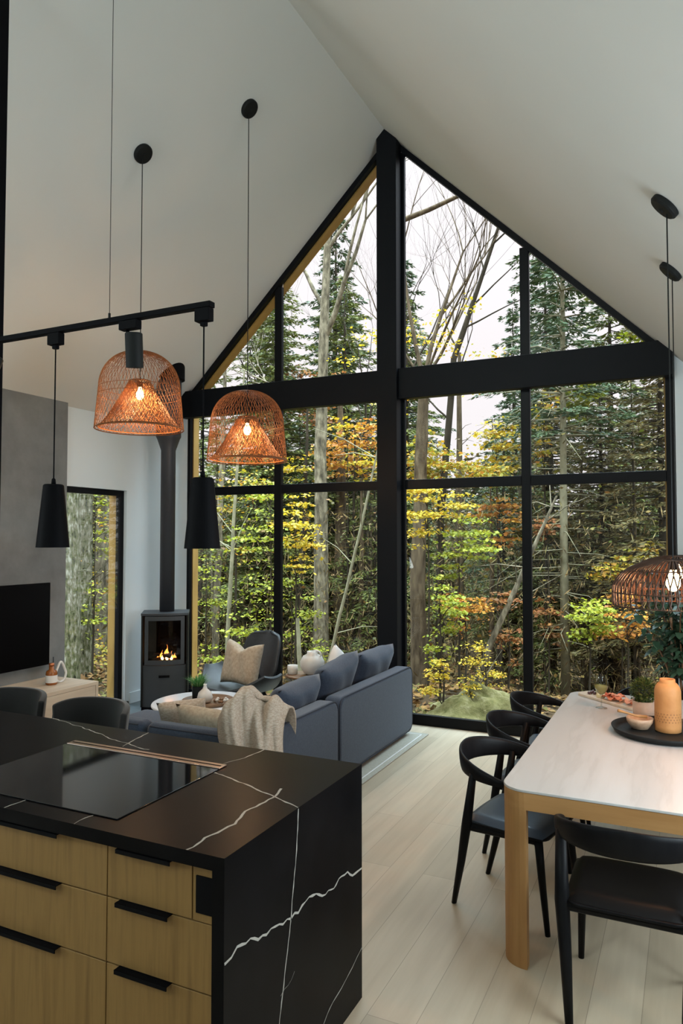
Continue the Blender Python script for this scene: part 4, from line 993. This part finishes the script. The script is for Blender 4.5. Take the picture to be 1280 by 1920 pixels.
for z_, x_, d_ in ((5.6, .3, (.6, .1, .8)), (6.4, .42, (-.5, .2, .9)), (7.2, .7, (.8, 0, .6)), (7.9, .98, (-.2, .2, 1)), (8.4, 1.15, (.7, -.1, .6)), (5.0, .23, (-.7, 0, .7)), (6.8, .55, (1, 0, .3))):
    grow_tree(mb, Vector((x_, 0, z_)), Vector(d_), 1.25, .022, 3, rg, tips, .45, .3, kids=(2, 3))
blobs = [(rg.uniform(-.6, 1.4), rg.uniform(-.5, .5), rg.uniform(5.0, 7.2), .25, .16) for k in range(12)]
tree('leaning_tree', 'slim bare tree leaning right in the upper right pane', 'tree', -4.55, 14.0, mesh_of(mb, 'leaning_trunk', M['barkdark']), cloudleaves('few_yellow_leaves', blobs, 300, .07, LEAF['mixed'], 4))
rg = random.Random(31); tips = []
mb = bark_trunk([(0, 0, -1), (.0, 0, 3), (.05, 0, 5.6)], [.085, .07, .06], 10)
for d_ in ((-.3, 0, 1), (.3, .1, 1), (.0, -.2, 1)):
    grow_tree(mb, Vector((.05, 0, 5.4)), Vector(d_), 2.0, .030, 5, rg, tips, .48, .3, kids=(2, 3))
bare_me = mesh_of(mb, 'grey_bare_trunk', M['barkdark'])
tree('bare_tree', 'bare grey tree standing just behind the brown barked tree', 'tree', -5.2, 13.5, bare_me, None)
tree('bare_tree', 'bare grey tree seen between the maple and the black post', 'tree', -6.4, 14.6, bare_me, None, 2.0, .95)
tree('bare_tree', 'bare grey tree left of the tall grey barked maple', 'tree', -8.9, 14.8, bare_me, None, 4.0, 1.0)
# pale slim trunk with conifer crown, right bay
tm, fmz = conifer_meshes('pale_spruce', 10.5, 1.75, 4.3, 'spruce', 41, 3.4, .105, 'barkpale', bare=60, tr=.066)
tree('spruce_tree', 'spruce with a straight pale trunk in the rightmost bay of the glass wall', 'tree', -1.80, 12.0, tm, fmz)
# slim pale stems
def stem(label, x, y, pts, rad, m='barkpale', name='slender_birch', seed=0, twigs=0):
    mb = bark_trunk(pts, rad, 8, seed); rg = random.Random(seed)
    for k in range(twigs):
        i = rg.randint(0, len(pts)-2); t = rg.random(); p = Vector(pts[i]).lerp(Vector(pts[i+1]), t)
        if p.z < .8: continue
        a = rg.uniform(0, 6.3); d = Vector((cos(a), sin(a)*.4, rg.uniform(-.1, .8))); l = rg.uniform(.4, 1.1)
        mb.tube([p, p+d*l*.5+Vector((0, 0, .05)), p+d*l], [.010, .006, .002], 4, cap=False)
    return tree(name, label, 'tree', x, y, mesh_of(mb, name+'_trunk', M[m]))
stem('slim pale birch stem rising behind the charcoal lounge chair', -6.87, 10.0, [(-.05, 0, -.3), (.02, 0, 1.2), (.10, 0, 2.6), (.30, 0, 5.2)], [.040, .036, .030, .014], seed=1, twigs=14)
stem('speckled grey stem left of the pale birch stem', -8.50, 12.0, [(-.05, 0, -.3), (.0, 0, 1.6), (.10, 0, 4.0), (.15, 0, 6.0)], [.075, .07, .06, .03], 'bark', 'slender_tree', 2, 14)
stem('pale thin stem leaning right behind the sofa', -4.84, 9.5, [(-.10, 0, -.3), (.15, 0, .7), (.58, 0, 2.3), (1.1, 0, 4.6)], [.028, .026, .020, .008], seed=3, twigs=10)
stem('thick brown trunk just right of the tall grey barked maple', -6.75, 14.0, [(0, 0, -1), (0, 0, 2), (.03, 0, 4), (0, 0, 6)], [.15, .14, .11, .05], 'barkbrown', 'pine_tree', 4, 18)
stem('short dead snag behind the candle jar', -4.97, 9.0, [(.02, 0, -.3), (0, 0, .6), (-.03, 0, 1.12)], [.036, .034, .026], 'barkpale', 'dead_snag', 5)
stem('dead grey pole leaning right in the third bay of the glass wall', -3.05, 10.4, [(.0, 0, -.5), (.45, 0, .7), (1.0, 0, 1.9), (1.4, 0, 2.8)], [.050, .045, .034, .015], 'bark', 'dead_pole', 6, 8)
stem('thin dead branch leaning over the mossy boulder', -2.70, 8.9, [(-.1, 0, -.42), (.30, 0, .25), (.6, .1, .75)], [.012, .010, .004], 'bark', 'dead_pole', 7)
stem('brown trunk deep in the third bay of the glass wall', -4.55, 15.5, [(0, 0, -1), (0, 0, 3), (.03, 0, 7)], [.11, .09, .04], 'barkbrown', 'pine_tree', 8, 16)
# trees seen through the slit window
for k, (x, y, r_, m_, lb) in enumerate(((-8.1, 7.72, .19, 'barkmoss', 'thick grey trunk at the left of the slit window'), (-8.6, 8.55, .13, 'barkmoss', 'brown trunk in the middle of the slit window'),
                                        (-10.2, 10.6, .13, 'bark', 'grey trunk farther back at the right of the slit window'), (-9.9, 9.9, .12, 'barkbrown', 'slimmer brown trunk behind the two trunks of the slit window'))):
    stem(lb, x, y, [(0, 0, -1.0), (0, 0, 2), (.05, 0, 6)], [r_*1.1, r_, r_*.7], m_, 'roadside_tree' if 0 else 'old_tree', 20+k, 26)

# ---- conifers
K = {}
K['tall'] = conifer_meshes('tall_spruce', 11.5, 2.1, 2.2, 'spruce', 51, 3.2, .125, bare=20)
K['hem'] = conifer_meshes('hemlock', 9.5, 2.2, 1.6, 'hemlock', 52, 3.2, .115, bare=20)
K['spire'] = conifer_meshes('spire_spruce', 13.5, 1.15, 2.0, 'spruce', 53, 3.4, .14)
K['dry'] = conifer_meshes('dry_conifer', 8.5, 1.9, 1.2, 'olive', 54, 2.4, .105, 'barkdark', bare=50)
K['young'] = conifer_meshes('young_hemlock', 4.2, 1.35, .25, 'hemlock', 55, 3.2, .08)
KL = dict(tall='spruce_tree', hem='hemlock_tree', spire='spruce_tree', dry='dry_conifer', young='young_hemlock')
def con(k, label, x, y, sc=1, rz=0, group=None): return tree(KL[k], label, 'tree', x, y, *K[k], rz=rz, sc=sc, group=group)
con('spire', 'narrow dark spruce spire against the sky beside the right mullion', -5.6, 26.0, .96)
con('hem', 'yellow green hemlock behind the top of the rightmost bay', -1.35, 15.2, .93, 1)
con('dry', 'brownish conifer with pale dead twigs at the right end of the glass', -.35, 12.4, .86, 2)
con('dry', 'brownish conifer behind the twiggy one at the right end of the glass', -.2, 15.5, 1.0, 3)
con('tall', 'dark blue green spruce between the right mullion and the pale trunk', -2.7, 15.8, .84, 1.1)
con('hem', 'green hemlock in the leftmost triangular pane', -9.4, 15.0, 1.05, .4)
con('tall', 'dark spruce left of the forked maple', -8.6, 17.6, 1.08, 2.4)
con('hem', 'green hemlock directly behind the forked maple', -9.6, 19.5, 1.2, 1.8)
con('tall', 'dark spruce between the forked maple and the black post', -7.2, 19.0, 1.0, 4.2)
con('hem', 'green hemlock at the far left of the glass wall', -12.2, 16.5, .95, 3.3)
con('tall', 'dark spruce low in the third bay of the glass wall', -4.9, 20.0, .62, 5)
con('hem', 'hemlock in front of the dark spruce in the third bay', -3.35, 14.6, .55, 2.2)
con('hem', 'green hemlock under the left slope of the roof, nearest the left mullion', -8.3, 13.9, .98, 5.1)
con('tall', 'dark spruce behind the left triangular pane', -11.2, 18.6, 1.0, 2.7)
con('hem', 'yellow green hemlock left of the forked maple trunk', -7.3, 15.4, .98, .9)
con('hem', 'hemlock whose top ends just left of the black post', -6.25, 16.8, .95, 3.9)
con('dry', 'olive conifer with dead twigs in front of the dark spruce in the right bay', -1.35, 13.1, .70, 5.5)
con('dry', 'olive conifer just right of the right mullion', -2.35, 14.2, .78, 4.5)
con('young', 'young hemlock at the foot of the forked maple', -5.6, 13.2, 1.0, 1)
con('young', 'young hemlock left of the thick brown trunk', -8.0, 13.4, 1.1, 2)
con('young', 'young hemlock below the lime leaves in the right bay', -2.4, 13.6, .85, 3)
rg = random.Random(77); gF = 'conifers of the dense forest behind the first trees'
n_ = 0
for row, (yy, dx) in enumerate(((18.5, 2.1), (21.5, 2.1), (25.0, 2.2), (29.0, 2.4), (34.0, 2.8))):
    x = -yy*1.28-1.5
    while x < yy*.06+1.5:
        px, py = x+rg.uniform(-.7, .7), yy+rg.uniform(-1.2, 1.2); ratio = px/py
        k = rg.choice(['tall', 'hem', 'hem', 'dry', 'spire'] if row > 1 else ['hem', 'dry', 'tall', 'dry'])
        s_ = {0: .58, 1: .64, 2: .74, 3: .82, 4: .95}[row]*rg.uniform(.82, 1.1)
        if -.345 < ratio < -.215: s_ *= .74       # the gap where the sky comes lowest
        con(k, 'conifer in the dense forest behind the first row of trees', px, py, s_, rg.uniform(0, 6.3), gF); x += dx; n_ += 1
for i in range(16):                              # seen through the slit window
    px = rg.uniform(-22, -11.5); py = -px*rg.uniform(.92, 1.12)
    con(rg.choice(['dry', 'hem', 'tall']), 'conifer in the dense forest behind the first row of trees', px, py, rg.uniform(.6, .9), rg.uniform(0, 6), gF)
# slim dark trunks everywhere in the depth
gT = 'slim trunks deep in the forest'; sl = []
for k in range(3):
    mb = bark_trunk([(0, 0, -.6), (.03*k, 0, 2.5), (.10-.08*k, .02, 6.0), (.15-.12*k, 0, 9.5)], [.060, .055, .040, .015], 7, 90+k); rq = random.Random(200+k)
    for j in range(60):
        z_ = rq.uniform(.6, 8); a = rq.uniform(0, 6.3); l = rq.uniform(.3, 1.3); p = Vector((.02, 0, z_)); d = Vector((cos(a), sin(a), rq.uniform(-.4, .25)))
        mb.tube([p, p+d*l*.5, p+d*l+Vector((0, 0, -.08))], [.008, .005, .0015], 3, cap=False)
    sl.append(mesh_of(mb, 'slim_trunk', M[('barkdark', 'barkbrown', 'barkdark')[k]]))
sl.append(mesh_of(bark_trunk([(0, 0, -.6), (.1, 0, 2.5), (.15, .02, 6.0), (.1, 0, 9.0)], [.050, .045, .035, .012], 7, 95), 'slim_trunk', M['bark']))
for i in range(120):
    yy = 12.5+18*rg.random()**1.2; ratio = rg.uniform(-1.05, .03); x = ratio*yy
    t = thing('slim_tree', 'slim trunk with dead twigs deep in the forest', 'tree', (x, yy, gz(x, yy)), rg.uniform(0, 6.3), gT); s_ = rg.uniform(.7, 1.25); t.scale = (s_, s_, rg.uniform(.42, .66)*(.75+yy*.014))
    if -.40 < ratio < -.2: t.scale.z *= .8
    link('trunk', sl[rg.choice((0, 0, 1, 2, 3, 1))], t)

# ---- saplings and leafy limbs: (label, leaves, stem x, y, [(dx, dy, z, rx, rz)...], leaf size, count)
SAP = [   # label, leaves, stem foot, leafy sprays (x, y, z, radius, half height), leaf size, count
 ('lime leaved sapling behind the lounge chair by the left mullion', 'lime', (-5.83, 9.60), [(-6.08, 9.65, 1.82, 0.48, 0.33), (-5.88, 9.52, 1.00, 0.38, 0.40), (-6.17, 9.35, 0.41, 0.38, 0.24), (-5.83, 9.52, 0.26, 0.23, 0.23), (-6.03, 9.76, 2.48, 0.36, 0.22)], 0.062, 820),
 ('lime and yellow sapling at the left edge of the glass wall', 'lime', (-7.48, 10.20), [(-7.44, 10.15, 1.32, 0.36, 0.34), (-7.36, 10.35, 0.73, 0.38, 0.22), (-7.63, 10.20, 2.05, 0.25, 0.30), (-7.24, 10.18, -0.21, 0.35, 0.20)], 0.062, 640),
 ('yellow leaved sapling above the lounge chair', 'mixed', (-7.15, 10.60), [(-7.27, 10.83, 2.71, 0.65, 0.31), (-7.60, 10.62, 2.34, 0.50, 0.25), (-6.61, 10.63, 2.78, 0.32, 0.22), (-7.04, 10.59, 1.63, 0.32, 0.20)], 0.065, 620),
 ('yellow green maple sapling just right of the left mullion', 'yellow', (-5.50, 9.80), [(-5.38, 9.57, 2.02, 0.38, 0.20), (-5.43, 10.03, 1.72, 0.34, 0.18), (-5.31, 9.65, 1.41, 0.23, 0.09), (-5.54, 10.05, 2.36, 0.23, 0.15)], 0.064, 700),
 ('lime sapling below the yellow green one', 'lime', (-5.91, 10.40), [(-5.91, 10.22, 1.12, 0.26, 0.25), (-5.56, 10.36, 0.61, 0.26, 0.25), (-5.91, 10.58, 0.24, 0.22, 0.19), (-5.36, 10.38, 0.06, 0.20, 0.13)], 0.058, 480),
 ('orange and yellow leafy limbs between the grey maple and the post', 'orange', (-6.13, 13.50), [(-6.10, 13.34, 3.74, 0.66, 0.22), (-6.29, 13.53, 3.34, 0.76, 0.19), (-5.87, 13.57, 4.11, 0.43, 0.17), (-6.72, 13.39, 3.60, 0.44, 0.20)], 0.085, 1100),
 ('yellow leaves beside the grey maple trunk', 'yellow', (-6.02, 12.80), [(-5.56, 12.76, 3.28, 0.47, 0.16), (-6.13, 12.81, 4.03, 0.41, 0.16), (-7.09, 12.64, 3.22, 0.42, 0.21), (-5.56, 12.93, 2.90, 0.36, 0.09)], 0.08, 620),
 ('red brown leaves high beside the grey maple trunk', 'rust', (-7.86, 14.20), [(-7.67, 14.27, 4.75, 0.55, 0.18), (-7.33, 14.10, 4.42, 0.41, 0.13), (-7.87, 14.30, 5.55, 0.36, 0.19), (-6.81, 14.21, 5.21, 0.38, 0.23)], 0.09, 420),
 ('yellow maple sapling just right of the black post', 'yellow', (-3.35, 9.80), [(-3.35, 9.64, 2.16, 0.38, 0.22), (-3.00, 10.03, 2.30, 0.31, 0.15), (-3.43, 9.73, 2.50, 0.32, 0.13), (-3.53, 9.95, 1.89, 0.18, 0.17)], 0.062, 900),
 ('golden maple foliage above the mid rail in the third bay', 'mixed', (-3.78, 11.60), [(-3.96, 11.38, 3.26, 0.41, 0.30), (-3.50, 11.35, 3.01, 0.47, 0.21), (-4.06, 11.45, 2.90, 0.42, 0.18), (-3.05, 11.80, 2.86, 0.46, 0.13)], 0.075, 1300),
 ('orange tinted foliage right of the golden maple', 'yellow', (-3.08, 12.80), [(-3.12, 12.83, 3.71, 0.40, 0.17), (-2.93, 12.64, 3.43, 0.37, 0.17), (-2.78, 12.68, 3.80, 0.22, 0.15), (-3.12, 12.69, 3.06, 0.48, 0.13)], 0.08, 760),
 ('lime green maple limbs in the middle of the third bay', 'lime', (-3.02, 10.20), [(-2.88, 10.36, 1.90, 0.41, 0.19), (-3.08, 10.08, 1.59, 0.30, 0.17), (-2.65, 9.99, 1.67, 0.30, 0.12), (-3.20, 10.17, 1.27, 0.23, 0.15)], 0.062, 880),
 ('orange leaves under the mid rail in the third bay', 'orange', (-2.89, 12.20), [(-2.84, 12.28, 2.38, 0.37, 0.12), (-3.16, 12.28, 2.23, 0.25, 0.10), (-2.62, 11.97, 2.13, 0.23, 0.14), (-2.76, 12.02, 1.82, 0.27, 0.10)], 0.078, 520),
 ('bright lime sapling at the foot of the third bay', 'lime', (-2.92, 9.00), [(-2.92, 9.03, 1.06, 0.17, 0.26), (-2.87, 9.23, 0.62, 0.16, 0.24), (-3.00, 8.96, 0.41, 0.14, 0.17), (-2.80, 9.19, 0.86, 0.20, 0.14), (-2.65, 8.85, 1.00, 0.16, 0.10)], 0.052, 640),
 ('yellow sprays low beside the blue sofa', 'yellow', (-2.79, 8.70), [(-2.80, 8.55, 0.15, 0.17, 0.07), (-2.88, 8.51, -0.04, 0.15, 0.05), (-2.74, 8.45, 0.31, 0.12, 0.04)], 0.048, 240),
 ('orange leaved sapling left of the leaning dead pole', 'orange', (-2.87, 10.00), [(-2.79, 9.95, 0.84, 0.38, 0.13), (-3.03, 9.96, 0.95, 0.23, 0.08), (-2.60, 9.76, 0.92, 0.17, 0.07), (-2.95, 10.04, 0.57, 0.16, 0.12)], 0.056, 560),
 ('small golden shrub above the mossy boulder', 'yellow', (-2.31, 8.90), [(-2.36, 8.66, 0.33, 0.18, 0.19), (-2.26, 9.12, 0.11, 0.18, 0.13), (-2.43, 8.66, 0.03, 0.15, 0.09), (-2.32, 8.81, 0.46, 0.11, 0.09)], 0.036, 560),
 ('rusty leaves along the leaning dead pole', 'rust', (-2.40, 10.60), [(-2.44, 10.58, 0.92, 0.27, 0.10), (-2.37, 10.70, 0.35, 0.21, 0.12), (-2.53, 10.54, 0.41, 0.14, 0.09), (-2.26, 10.45, 0.05, 0.09, 0.25)], 0.058, 420),
 ('lime and yellow maple limb right of the pale spruce trunk', 'lime', (-1.26, 10.40), [(-1.27, 10.50, 0.73, 0.30, 0.18), (-1.13, 10.17, 0.88, 0.28, 0.11), (-1.34, 10.35, 0.50, 0.20, 0.08), (-1.06, 10.36, 0.63, 0.20, 0.08)], 0.06, 760),
 ('orange and yellow limb behind the dark dome pendant', 'orange', (-0.82, 11.00), [(-0.80, 10.84, 0.76, 0.29, 0.13), (-0.87, 11.21, 0.99, 0.26, 0.08), (-0.98, 11.14, 0.49, 0.35, 0.08), (-0.63, 11.02, 0.62, 0.17, 0.12)], 0.066, 560),
 ('golden limb just above the dark dome pendant', 'mixed', (-0.94, 11.60), [(-0.98, 11.57, 1.38, 0.35, 0.07), (-0.72, 11.66, 1.54, 0.31, 0.12), (-0.54, 11.57, 1.66, 0.18, 0.09), (-1.18, 11.51, 1.27, 0.24, 0.05)], 0.066, 480),
 ('rusty leaves left of the pale spruce trunk', 'rust', (-2.03, 11.80), [(-2.07, 11.69, 2.03, 0.25, 0.09), (-2.04, 11.61, 0.68, 0.25, 0.20), (-2.14, 11.83, 1.90, 0.14, 0.08), (-1.96, 11.77, 0.30, 0.16, 0.13)], 0.068, 420),
 ('yellow and orange leaves in the upper right corner of the right bay', 'mixed', (-2.25, 12.80), [(-2.22, 12.99, 4.09, 0.28, 0.14), (-2.32, 12.96, 3.77, 0.21, 0.20), (-2.28, 12.76, 3.30, 0.23, 0.18), (-2.04, 12.58, 4.26, 0.19, 0.08)], 0.08, 380),
 ('pale green leaves in the right corner of the rightmost triangle', 'lime', (-0.79, 12.20), [(-0.75, 12.32, 5.04, 0.19, 0.11), (-0.52, 12.31, 4.95, 0.12, 0.06), (-0.87, 12.02, 4.78, 0.14, 0.06), (-1.44, 12.10, 4.15, 0.30, 0.15), (-1.65, 12.22, 3.99, 0.24, 0.19)], 0.085, 520),
 ('lime leaves low in the slit window', 'lime', (-8.30, 8.45), [(-8.00, 8.25, 1.05, 0.16, 0.10), (-8.30, 8.45, 0.55, 0.30, 0.20), (-8.80, 9.20, 1.80, 0.35, 0.30), (-8.60, 8.90, 2.40, 0.30, 0.30)], 0.06, 360),
 ('golden leaves in the middle of the slit window', 'mixed', (-9.20, 9.10), [(-8.40, 8.10, 1.55, 0.14, 0.06), (-9.20, 9.10, 0.90, 0.40, 0.50), (-9.00, 9.40, 2.20, 0.30, 0.40), (-8.90, 9.20, -0.10, 0.50, 0.40)], 0.06, 420),
]
for q, (lb, lf, (x0, y0), B, sz, cnt) in enumerate(SAP):
    rg = random.Random(300+q)
    g0 = gz(x0, y0); t = thing('maple_sapling', lb, 'sapling', (x0, y0, g0))
    top = max(b[2] for b in B)-g0; st = MB(); st.tube([(0, 0, -.2), (.03, 0, top*.5), (0, .02, top)], [.018 if top < 3 else .03, .012 if top < 3 else .02, .005], 6, cap=False)
    for b_ in B:
        cx_, cy_, cz_ = b_[0]-x0, b_[1]-y0, b_[2]-g0; zs = max(.1, cz_-.25*abs(cx_)-.2); c_ = Vector((cx_, cy_, cz_))
        st.tube([(0, 0, zs), (cx_*.5, cy_*.5, (zs+cz_)/2+.05), c_], [.009, .006, .003], 4, cap=False)
        for k in range(7):
            a = rg.uniform(0, 6.3); st.tube([c_, c_+Vector((cos(a)*b_[3]*.8, sin(a)*b_[3]*.8, rg.uniform(-.4, .4)*b_[4]))], [.003, .001], 3, cap=False)
    link('stem', mesh_of(st, 'sapling_stem', M['barkdark']), t)
    link('foliage', cloudleaves('sapling_leaves', [(b[0]-x0, b[1]-y0, b[2]-g0, b[3], b[4]) for b in B], int(cnt*1.25), sz, LEAF[lf], 400+q), t)

# ---- undergrowth nobody could count
rs = np.random.RandomState(9)
def scatter(name, n, yr, zfun, size, m, seed, asp=.5, flat=.4, label=None, cat=None, xr=(-1.25, .10)):
    rs = np.random.RandomState(seed); y = yr[0]+(yr[1]-yr[0])*rs.uniform(0, 1, n); x = y*rs.uniform(*xr, n)
    keep = x > -45; x = x[keep]; y = y[keep]; k = len(x)
    z = np.array([gz(a, b) for a, b in zip(x, y)])+zfun(rs, k, y, x); a = rs.uniform(0, 6.28, k)
    D = np.stack([np.cos(a), np.sin(a), rs.uniform(-flat, flat, k)], 1)
    o = link(name, leafmesh(name, np.stack([x, y, z], 1), D, size*rs.uniform(.5, 1.5, k), asp, m, rs)); tag(o, label, cat, kind='stuff'); return o
litter = pal('leaf_litter', [(.16, .08, .03), (.28, .15, .05), (.36, .22, .07), (.10, .07, .03), (.20, .20, .05)], .1, .9)
under = pal('undergrowth_twigs', [(.13, .09, .045), (.26, .18, .085), (.20, .18, .06), (.36, .24, .11), (.12, .12, .04)], .15, .9)
scatter('fallen_leaves', 26000, (7.3, 20), lambda r, k, y, x: r.uniform(.01, .05, k), .085, litter, 1, .7, .3, 'carpet of fallen brown leaves on the forest floor', 'fallen leaves')
scatter('undergrowth', 90000, (10.8, 26), lambda r, k, y, x: r.uniform(0, 1, k)**1.3*(2.9+.10*(y-10)), .135, under, 2, .10, 2.4, 'tangle of dry brown twigs and stems filling the forest', 'undergrowth')
mixu = pal('undergrowth_leaves', [(.14, .18, .03), (.26, .28, .04), (.34, .26, .05), (.30, .15, .05), (.10, .13, .04)], .3)
scatter('shrub_leaves', 15000, (11, 22), lambda r, k, y, x: r.uniform(0, 1, k)**.9*(4.3), .075, mixu, 3, .7, .4, 'scattered green and yellow leaves of shrubs among the trunks', 'shrub leaves')
scatter('distant_foliage', 60000, (30, 42), lambda r, k, y, x: r.uniform(0, 1, k)*(5.5+1.5*np.sin(x*.5)+1.0*np.sin(x*1.3)), .42, pal('distant_leaves', [(.06, .07, .035), (.12, .12, .05), (.16, .11, .05), (.08, .11, .05)], .1, .9), 4, .5, .5, 'blurred mass of forest far behind the trees', 'forest')
# slit window side
rs = np.random.RandomState(14); k = 16000; r0 = rs.uniform(10.5, 17, k); an = rs.uniform(-.30, .16, k)+pi*.75-.02
x = -r0*.5-r0*.22*0-rs.uniform(3.0, 9.0, k); y = -x*rs.uniform(.86, 1.16, k); z = -1+rs.uniform(0, 1, k)*6.5; a = rs.uniform(0, 6.3, k)
o = link('undergrowth', leafmesh('side_undergrowth', np.stack([x, y, z], 1), np.stack([np.cos(a), np.sin(a), rs.uniform(-1, 1, k)], 1), .13*rs.uniform(.5, 1.5, k), .3, pal('side_leaves', [(.12, .15, .03), (.28, .28, .05), (.20, .14, .06), (.10, .11, .04)], .25), rs)); tag(o, 'tangle of leaves and twigs outside the slit window', 'undergrowth', kind='stuff')
# mossy boulder and grass by the sill
mb = MB()
def rock(u, v):
    a = 2*pi*u; ph = v*pi*.5; r_ = 1+.10*sin(3*a+1)+.06*sin(7*a)+.05*sin(9*ph+a)
    return (-2.45+.62*r_*cos(a)*cos(ph), 8.75+.50*r_*sin(a)*cos(ph), -.50+.42*r_*sin(ph)*(1+.15*cos(a)))
mb.grid(rock, 48, 14); o = mb.build('mossy_boulder', M['mossrock'], smooth=True); weld(o, .002); tag(o, 'flat mossy boulder outside the glass left of the dining chairs', 'boulder')
gr = pal('grass_blades', [(.16, .18, .04), (.26, .27, .07), (.30, .27, .10)], .2)
scatter('grass', 9000, (7.2, 8.6), lambda r, k, y, x: r.uniform(.0, .03, k), .09, gr, 6, .12, 1.5, 'short yellowish grass outside the sill of the glass wall', 'grass', xr=(-.62, .0))
